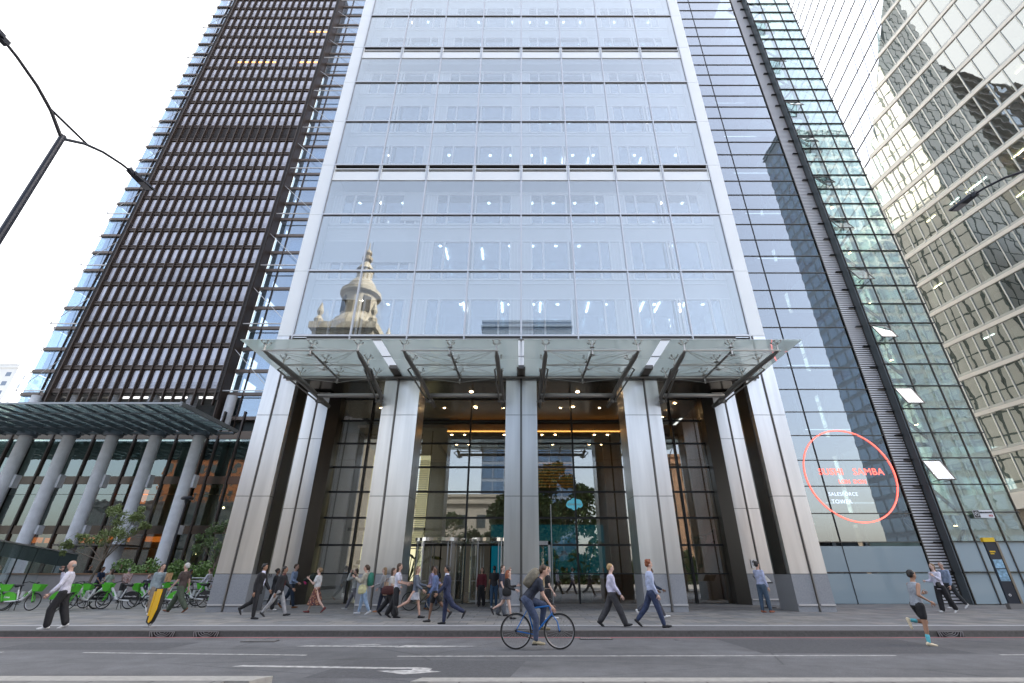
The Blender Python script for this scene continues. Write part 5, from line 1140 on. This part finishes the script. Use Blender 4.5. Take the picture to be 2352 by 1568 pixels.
person('long haired girl in white tee and black trousers walking right', -4.5, 19.1, 1.73, 0, 'l', ('long', 'brown'), ('tee', (.62, .62, .72)), ('wide', BK), BK, (4, 2, -14, 14), (18, 62, 5), (20, 66, 5), 0, slim=.9)
person('blond girl in slate cardigan and pale grey short skirt striding right', -3.78, 18.9, 1.66, 0, 'l', ('long', 'dkblond'), ('cardigan', (.11, .13, .17)), ('skirt', (.42, .43, .48)), BK, (-34, 30, 16, 4), (14, 40, 5), (20, 60, 6), 1, -25, slim=.92)
p15 = person('cyclist in lilac shirt and jeans waiting beside a black bicycle', -4.0, 23.1, 1.70, 0, 'l', ('short', 'brown'), ('shirt', (.40, .36, .56)), ('jeans', (.06, .11, .2)), (.2, .1, .05), (6, 4, -8, 6), (30, 35, 6), (30, 35, 6), 8)
person('grey haired man in navy shirt seen from behind at the revolving door', -4.25, 25.9, 1.74, 80, 'l', ('short', 'grey'), ('tee', (.018, .025, .05)), ('trousers', NV), BK, (6, 3, -6, 4), (8, 20, 6), (8, 20, 6), 0, slim=1.1)
person('woman in denim blue shirt, black shorts and dark tights walking left', -2.85, 17.5, 1.63, 205, 'd', ('long', 'black'), ('shirt', (.10, .14, .27)), ('shorts', BK), BK, (10, 2, -32, 20), (-10, 12, 6), (16, 16, 5), 2, 30, slim=.88)
person('man in navy blue suit walking left in front of the revolving doors', -2.35, 16.75, 1.63, 180, 'm', ('quiff', 'black'), ('jacket', NV), ('trousers', NV), BK, (6, 3, -34, 30), (-8, 20, 6), (14, 30, 5), 2, inner=(.6, .65, .8))
person('woman in dark red shirt and black trousers facing the street', -1.9, 25.3, 1.66, -95, 'l', ('longcurl', 'black'), ('shirt', (.11, .012, .02)), ('wide', BK), BK, (6, 3, -5, 6), (4, 12, 8), (6, 14, 8), 0)
p20 = person('man in black tee and blue jeans seen from behind near the centre column', -1.25, 24.3, 1.72, 90, 'm', ('short', 'black'), ('tee', (.014, .016, .025)), ('jeans', (.04, .09, .16)), WS, (5, 2, -5, 4), (4, 20, 8), (6, 30, 8), 0)
person('woman in navy top and wide grey trousers beside the centre column', -.72, 20.0, 1.69, -20, 'p', ('long', 'brown'), ('tee', (.03, .035, .06)), ('wide', (.10, .11, .13)), BK, (12, 3, -10, 10), (10, 20, 6), (60, 120, 10), 0, -15)
p22 = person('girl with long curly red hair, black jacket and grey pleated skirt', -.5, 18.65, 1.52, 0, 'p', ('longcurl', 'red'), ('cardigan', (.018, .018, .02)), ('mini', (.13, .13, .15)), BK, (14, 4, -30, 34), (14, 60, 8), (20, 80, 8), 2)
bag('shoulder_bag', 'black shoulder bag of the red haired girl', 'handbag', p22[0], p22[4] + Vector((0, -.17, .06)), .16, .06, .13, (.012, .012, .013), .28)
person('blond woman in black blouse behind the blue bicycle', .95, 18.7, 1.64, 0, 'p', ('pony', 'dkblond'), ('crop', (.014, .014, .017)), ('trousers', BK), WS, (12, 3, -10, 12), (8, 24, 6), (-12, 10, 6), 0)
person('blond man in lilac white shirt and charcoal trousers walking right', 2.75, 16.05, 1.72, 0, 'p', ('short', 'blond'), ('shirt', PW), ('wide', (.04, .04, .045)), BK, (24, 2, -22, 14), (14, 22, 5), (-16, 30, 6), 0)
person('tall red haired man in pale blue shirt and navy trousers, hand in pocket', 3.9, 15.85, 1.81, 0, 'p', ('curly', 'red'), ('shirt', (.42, .48, .66)), ('trousers', (.03, .045, .10)), BK, (18, 2, -24, 18), (2, 22, 5), (-10, 30, 5), 0, slim=.95)
p27 = person('man in dark navy shirt and white trainers behind the tall red haired man', 4.75, 19.25, 1.68, 0, 'd', ('short', 'black'), ('shirt', (.018, .03, .06)), ('trousers', (.07, .07, .085)), WS, (28, 4, -30, 26), (16, 50, 5), (0, 60, 6), 3)
person('man in light blue shirt and navy trousers reading the menu stand', 9.85, 21.55, 1.85, 25, 'l', ('short', 'black'), ('shirt', (.42, .46, .64)), ('trousers', (.055, .09, .14)), (.25, .07, .03), (10, 4, -4, 2), (2, 20, 6), (20, 40, 6), -2)
rn_ = person('runner in grey vest, black shorts and turquoise socks on the road edge', 9.75, 13.15, 1.62, 0, 'm', ('short', 'black'), ('tank', (.28, .31, .36)), ('shorts', BK), (.72, .62, .45), (-4, 4, 22, 118), (-30, 88, 14), (10, 92, 12), 10, z=ZR)
for s_ in (-1, 1):
    hp_, kn_, an_, fd_ = rn_[2][s_]; MB().cap(an_, an_.lerp(kn_, .38), .036, .047, 10).build('sock', cm_('turquoise_sock', (.12, .5, .6)), rn_[0], smooth=True)
p30 = person('woman in loose white top and black wide trousers with crossbody bag', 17.15, 21.55, 1.78, 195, 'p', ('pony', 'dkblond'), ('cardigan', (.62, .62, .74)), ('wide', BK), (.6, .6, .6), (10, 3, -16, 12), (10, 80, 8), (30, 90, 8), 2)
bag('crossbody_bag', 'black crossbody bag on the woman in white', 'handbag', p30[0], p30[4] + Vector((.12, .1, .08)), .15, .05, .09, (.015, .015, .015))
person('grey haired man in sunglasses, blue shirt and dark trousers near the louvre strip', 19.3, 23.7, 1.88, 190, 'l', ('short', 'grey'), ('shirt', (.24, .30, .42)), ('trousers', (.04, .045, .05)), (.6, .6, .6), (12, 3, -22, 16), (4, 20, 6), (6, 20, 6), 2, 10)
# people on the hotel terrace
bench = thing('terrace_bench', 'low stone bench in front of the terrace wall', 'bench', (-23, 30.8, 0)); MB().box(-3, 3, -.25, .25, 0, .45).build('seat', granite, bench)
tg = 'people on the hotel terrace'
person('person in blue grey shirt sitting behind the glass screen, hand at chin', -33.4, 34, 1.72, -10, 'l', ('short', 'brown'), ('shirt', (.2, .25, .32)), legs=(85, 85, 85, 85), seat=.95, aR=(30, 110, 6), aL=(20, 60, 6), group=tg)
person('man in light shirt standing behind the glass screen', -35.2, 39.6, 1.76, 0, 'm', ('short', 'black'), ('shirt', (.4, .45, .5)), z=.3, legs=(4, 2, -4, 2), aR=(10, 50, 6), group=tg)
person('man in black polo and backpack behind the terrace wall', -30.0, 36, 1.78, -10, 'm', ('short', 'black'), ('tee', BK), z=.12, legs=(4, 2, -4, 2), aR=(20, 50, 6), group=tg)
person('man in navy tee with dark hair before the terrace wall', -25.3, 31.3, 1.76, 0, 'm', ('short', 'black'), ('tee', (.02, .04, .09)), legs=(4, 2, -4, 2), aR=(10, 40, 6), group=tg)
person('grey haired person in pale blue sitting with phone before the terrace wall', -24.2, 30.7, 1.70, 180, 'l', ('short', 'grey'), ('shirt', (.35, .42, .5)), legs=(85, 85, 85, 85), seat=.72, aR=(20, 60, 6), group=tg)
person('woman in pale green top with long brown hair on the plaza', -23.3, 29.6, 1.62, 180, 'l', ('long', 'brown'), ('tee', (.38, .45, .38)), ('midi', (.2, .17, .14)), legs=(8, 2, -8, 4), group=tg)
person('man in black suit and white collar behind the terrace wall', -27.9, 36, 1.80, -30, 'l', ('short', 'black'), ('jacket', BK), z=.12, legs=(4, 2, -4, 2), inner=(.6, .6, .6), group=tg)
person('person in plaid shirt seen from behind before the terrace wall', -22.6, 29.9, 1.66, 110, 'l', ('short', 'grey'), ('shirt', (.3, .3, .3), pat('plaid_cloth', (.5, .5, .5), (.04, .06, .14), 12, 'check', (.3, .1, .06))), legs=(4, 2, -4, 2), slim=1.12, group=tg)
person('bald man in dark suit sitting on the bench in front of terrace wall', -21.9, 30.7, 1.72, -70, 'l', ('bald', 'grey'), ('jacket', (.02, .025, .045)), legs=(85, 85, 85, 85), seat=.52, inner=(.6, .62, .7), group=tg)
person('bald man with red lanyard behind the terrace wall', -26.0, 36, 1.68, -60, 'l', ('bald', 'brown'), ('shirt', (.03, .03, .04)), z=.12, legs=(4, 2, -4, 2), inner=(.5, .05, .04), group=tg)
person('man in blue shirt standing furthest back by the tall drapes', -26.6, 37.6, 1.72, 0, 'l', ('short', 'black'), ('shirt', (.2, .26, .42)), z=.3, legs=(4, 2, -4, 2), group=tg)
person('man in light blue shirt and lanyard in front of the hedge', -22.0, 31.6, 1.68, 180, 'l', ('short', 'dkblond'), ('shirt', (.36, .45, .68)), legs=(4, 2, -4, 2), slim=1.1, group=tg)
person('person in dark tee and black hair beside the handrail', -18.6, 29.2, 1.60, 60, 'm', ('bun', 'black'), ('tee', (.03, .04, .06)), legs=(6, 2, -6, 2), group=tg)
person('man in white shirt at the right end of the hedge', -18.0, 30.1, 1.68, 180, 'l', ('short', 'brown'), ('shirt', (.6, .6, .66)), legs=(20, 4, -16, 10), group=tg)
# faint figures inside the lobby
for lab, x, y, c, f in (('man in light blue shirt standing inside the right lobby bay', 2.0, 30.9, (.3, .4, .6), 90), ('woman in white behind the desk inside the lobby', 2.9, 32.9, (.5, .5, .5), -90), ('man in pale shirt at the far end of the lobby desk', 5.2, 32.8, (.35, .4, .55), -90), ('person in dark top inside the left revolving door', -3.6, 30.2, (.03, .03, .04), 90)):
    person(lab, x, y, 1.72, f, 'l', ('short', 'brown'), ('shirt', c), legs=(5, 2, -5, 2), z=.012)

# ------------------------------------------------------------------ BICYCLES
tyre = mat('tyre_rubber', (.018, .018, .018), .7); rimm = mat('rim_metal', (.35, .35, .36), .3, .8)
def wheel(t, x, r, spokes=18, tr=.022, y=0):
    w = MB().torus((x, y, r), r - tr, tr, n=36, k=6).build('wheel', tyre, t)
    MB().torus((x, y, r), r - 2 * tr - .006, .010, n=36, k=4).build('rim', rimm, w)
    s_ = MB()
    for i in range(spokes):
        a = 2 * math.pi * i / spokes; s_.bar((x + .03 * math.cos(a + .8), y + (.02 if i % 2 else -.02), r + .03 * math.sin(a + .8)), (x + (r - 2 * tr) * math.cos(a), y, r + (r - 2 * tr) * math.sin(a)), .004, .004)
    s_.build('spokes', rimm, w); MB().tube([(x, y - .05, r), (x, y + .05, r)], .028, 10).build('hub', black, w); return w
lime = mat('lime_green_paint', (.10, .50, .035), .4); lwhite = mat('bike_white_paint', (.68, .69, .70), .35)
def hire_bike(fender_col, lab):
    t = thing('hire_bicycle', lab, 'bicycle', group='green and white hire bicycles parked on the plaza'); r = .33
    wheel(t, 0, r); wheel(t, 1.12, r)
    f = MB().tube([(0, .07, r), (.42, .06, .36), (.55, 0, .40)], .03, 8).tube([(0, -.07, r), (.42, -.06, .36), (.55, 0, .40)], .03, 8).tube([(.5, 0, .38), (.62, 0, .42), (.92, 0, .84)], [.05, .062, .05], 10).tube([(.44, 0, .38), (.30, 0, .78)], .028, 8); f.build('frame', lwhite, t)
    MB().tube([(.30, 0, .78), (.26, 0, .92)], .016, 8).build('seat_post', alu, t)
    MB().cap((.12, 0, .94), (.40, 0, .955), .075, .03, 10).build('saddle', black, t)
    MB().tube([(.90, 0, .80), (.86, 0, 1.02)], .03, 8).tube([(1.12, .06, r), (1.02, .05, .62), (.92, 0, .78)], .022, 8).tube([(1.12, -.06, r), (1.02, -.05, .62), (.92, 0, .78)], .022, 8).build('fork', lime, t)
    MB().tube([(.72, .30, 1.05), (.80, .24, 1.08), (.86, 0, 1.03), (.80, -.24, 1.08), (.72, -.30, 1.05)], .014, 8).build('handlebar', black, t)
    for s in (-1, 1): MB().tube([(.66, .32 * s, 1.04), (.76, .28 * s, 1.06)], .019, 8).build('grip', black, t)
    b = MB(); x0, x1, X0, X1 = .96, 1.20, .93, 1.30
    b.hexa([(x0, -.12, .72), (x1, -.12, .72), (x1, .12, .72), (x0, .12, .72), (X0, -.17, .99), (X1, -.17, .99), (X1, .17, .99), (X0, .17, .99)]); b.f.pop(-5); b.m.pop(); b.build('basket', lime, t)
    fe = []
    for i in range(13):
        a = R(8 + i * 14); fe.append((a, .375))
    q = MB(); n = len(fe)
    for s in (-.045, .045):
        q.add([(0 + .375 * math.cos(a), s, r + .375 * math.sin(a)) for a, _ in fe] + [(.375 * math.cos(fe[0][0]) * .5, s, r + .04), (-.32, s, r + .05)][:0], [tuple(range(n))])
    for i in range(n - 1):
        a, c = fe[i][0], fe[i + 1][0]; q.quad((.375 * math.cos(a), -.045, r + .375 * math.sin(a)), (.375 * math.cos(c), -.045, r + .375 * math.sin(c)), (.375 * math.cos(c), .045, r + .375 * math.sin(c)), (.375 * math.cos(a), .045, r + .375 * math.sin(a)))
    q.build('mudguard', fender_col, t)
    MB().box(.50, .60, -.045, .045, .48, .72).build('battery', mat('battery_grey', (.45, .46, .47), .5), t)
    MB().tube([(.5, -.09, .33), (.5, .09, .33)], .03, 8).torus((.5, -.06, .33), .08, .01, n=16, k=4).bar((.5, -.1, .33), (.62, -.12, .24), .02, .02).bar((.5, .1, .33), (.38, .12, .42), .02, .02).box(.58, .68, -.2, -.1, .225, .25).box(.33, .43, .1, .2, .41, .435).build('crank', black, t)
    MB().tube([(.42, .05, .34), (.36, .16, .01)], .014, 6).tube([(.42, -.05, .34), (.36, -.12, .01)], .014, 6).build('kickstand', black, t)
    tx = 'On Lime + Uber' if fender_col is black else 'Lime'
    for s, rz in ((-1, 0), (1, math.pi)): text(tx, .075 if len(tx) > 5 else .12, .0, s * .05, r + .17, white, t, rz=rz)
    for s, rz in ((-1, 0), (1, math.pi)):
        q = text_mb('Lime', .10, .002); M = Matrix.Translation((.74, s * .062, .60)) @ Matrix.Rotation(rz, 4, 'Z') @ Matrix.Rotation(R(-52 if s < 0 else 52), 4, 'Y') @ Matrix.Rotation(R(90), 4, 'X'); MB().merge(q, M).build('frame_lettering', lime, t)
    return t
hb = {'g': hire_bike(lime, ''), 'k': hire_bike(black, '')}; used = set()
BK_ = [(-21.9, 22.6, 8, 'g', 'nearest hire bicycle at the left edge with a green mudguard'), (-20.9, 24.0, 14, 'g', 'hire bicycle just behind the leftmost front one'), (-23.0, 22.0, 35, 'g', 'hire bicycle cut by the left edge of the picture'),
 (-19.6, 23.0, -64, 'k', 'hire bicycle pointing at the street, left of the bald man'), (-18.9, 23.7, -110, 'k', 'hire bicycle turned toward the street behind the bald man'), (-21.6, 25.8, 30, 'g', 'hire bicycle in the second row by the glass screen'),
 (-17.35, 23.6, 178, 'k', 'hire bicycle facing left with black mudguard, right of the bald man'), (-17.0, 24.9, 184, 'g', 'green mudguard hire bicycle behind the one with black mudguard'), (-15.75, 24.2, 176, 'g', 'hire bicycle facing left between bald man and grey jumper man'),
 (-16.6, 26.5, 150, 'k', 'hire bicycle in the back row behind the green baskets'), (-14.7, 24.6, 190, 'k', 'hire bicycle behind the man in grey jumper'), (-14.6, 26.0, 200, 'g', 'back row hire bicycle behind the man in grey jumper'),
 (-13.3, 25.4, 170, 'g', 'hire bicycle behind the white haired man'), (-13.7, 27.4, 160, 'k', 'back row hire bicycle behind the white haired man'), (-19.2, 26.6, 40, 'g', 'back row hire bicycle in front of the terrace'), (-12.9, 23.9, 140, 'k', 'black mudguard hire bicycle nearest the left corner column')]
for x, y, a, k, lab in BK_:
    if k not in used: used.add(k); t = hb[k]; t.location = (x, y, 0); t.rotation_euler.z = R(a); t['label'] = lab
    else: t = dup(hb[k], (x, y, 0), R(a), lab)
    t.rotation_euler.x = R(random.uniform(-9, 6)); t.rotation_euler.z += R(random.uniform(-9, 9))
# one hire bicycle standing askew at the far right of the row
t = dup(hb['g'], (-13.9, 24.3, .0), R(35), 'hire bicycle leaning over at the right end of the row'); t.rotation_euler.x = R(-16)
# small blue rental bicycle, mostly outside the left edge
def road_bike(label, loc, rz, col, cmat, r=.345, wb=1.02, group=None, flat=True):
    t = thing('bicycle', label, 'bicycle', loc, rz, group); wheel(t, 0, r, 24, .016); wheel(t, wb, r, 24, .016)
    st_, bb, hdT, hdB = (.26, 0, .86), (.42, 0, .29), (wb - .22, 0, .86), (wb - .17, 0, .70)
    MB().tube([(0, .04, r), bb], .012, 6).tube([(0, -.04, r), bb], .012, 6).tube([(0, .04, r), (.27, .02, .80)], .010, 6).tube([(0, -.04, r), (.27, -.02, .80)], .010, 6).tube([bb, st_], .018, 8).tube([bb, hdB], .021, 8).tube([(.27, 0, .80), hdT], .018, 8).tube([hdB, hdT], .022, 8).build('frame', cmat, t)
    MB().tube([(wb, .05, r), (wb - .05, .05, .55), (wb - .16, 0, .68)], .013, 6).tube([(wb, -.05, r), (wb - .05, -.05, .55), (wb - .16, 0, .68)], .013, 6).build('fork', cmat, t)
    MB().tube([st_, (.235, 0, .99)], .014, 8).build('seat_post', black, t); MB().cap((.12, 0, 1.0), (.36, 0, 1.01), .055, .02, 8).build('saddle', black, t)
    MB().tube([hdT, (wb - .25, 0, .97), (wb - .17, 0, .99)], .014, 8).tube([(wb - .2, .28, 1.0), (wb - .16, 0, .99), (wb - .2, -.28, 1.0)], .013, 8).build('handlebar', black, t)
    MB().torus((.42, -.06, .29), .09, .006, n=20, k=4).bar((.42, -.07, .29), (.42, -.08, .12), .02, .015).bar((.42, .07, .29), (.42, .08, .46), .02, .015).box(.36, .48, -.18, -.08, .10, .125).box(.36, .48, .08, .18, .45, .475).bar((0, -.06, r + .04), (.42, -.06, .38), .004, .012).bar((0, -.06, r - .04), (.42, -.06, .20), .004, .012).build('crank', black, t)
    return t
road_bike('small blue bicycle at the very left edge of the parked row', (-23.3, 22.9, 0), R(-30), None, mat('turquoise_paint', (.02, .32, .45), .4))
road_bike('black bicycle held by the person in lilac shirt', (-4.75, 22.7, 0), 0, None, black, r=.35)
gb = 'dark private bicycles parked behind the hire bicycles'
for i, (x, y, a, lab) in enumerate(((-16.2, 27.6, 15, 'dark bicycle behind the hire bicycles left of the white haired man'), (-15.3, 27.9, 170, 'dark bicycle in the back row near the handrail'), (-18.0, 27.4, 10, 'dark bicycle in the back row behind the green baskets'), (-14.6, 28.4, 20, 'dark bicycle furthest back near the handrail'))): road_bike(lab, (x, y, 0), R(a), None, mat('dark_bike_paint', (.05, .05, .06), .4), group=gb)
# the cyclist on the road
zc = ZR
road_bike('blue road bicycle ridden along the road', (-.12, 12.5, zc), 0, None, mat('bright_blue_paint', (.015, .16, .50), .35), r=.36, wb=1.0)
cy = person('cyclist in dark t-shirt and jeans riding a blue bicycle with a camouflage rucksack', .12, 12.5, 1.80, 0, 'l', ('short', 'brown'), ('tee', (.022, .027, .045)), ('jeans', (.05, .07, .13)), (.35, .3, .2), (30, 31, 74, 84), (16, 22, 6), (16, 22, 6), 38, 0, 10, z=zc, seat=.985)
rk = bag('rucksack', 'camouflage rucksack on the back of the cyclist', 'backpack', cy[0], cy[4] + Vector((.13, 0, .47)), .12, .16, .24, (.17, .155, .12)); rk.rotation_euler.y = R(40)

# remesh every soft part in one evaluation
dg = bpy.context.evaluated_depsgraph_get()
for o, ex in PEND:
    me = bpy.data.meshes.new_from_object(o.evaluated_get(dg)); mb = MB()
    if ex:
        n0 = len(me.polygons); mb.v = [v.co[:] for v in me.vertices]; mb.f = [tuple(p.vertices) for p in me.polygons]; mb.m = [0] * n0; mb.merge(ex)
        m2 = bpy.data.meshes.new(o.name); m2.from_pydata(mb.v, [], mb.f); m2.update()
        for q in o.data.materials: m2.materials.append(q)
        m2.polygons.foreach_set('material_index', mb.m); m2.polygons.foreach_set('use_smooth', [True] * len(m2.polygons)); me = m2
    else:
        if not me.materials:
            for q in o.data.materials: me.materials.append(q)
        me.polygons.foreach_set('use_smooth', [True] * len(me.polygons))
    o.modifiers.clear(); o.data = me
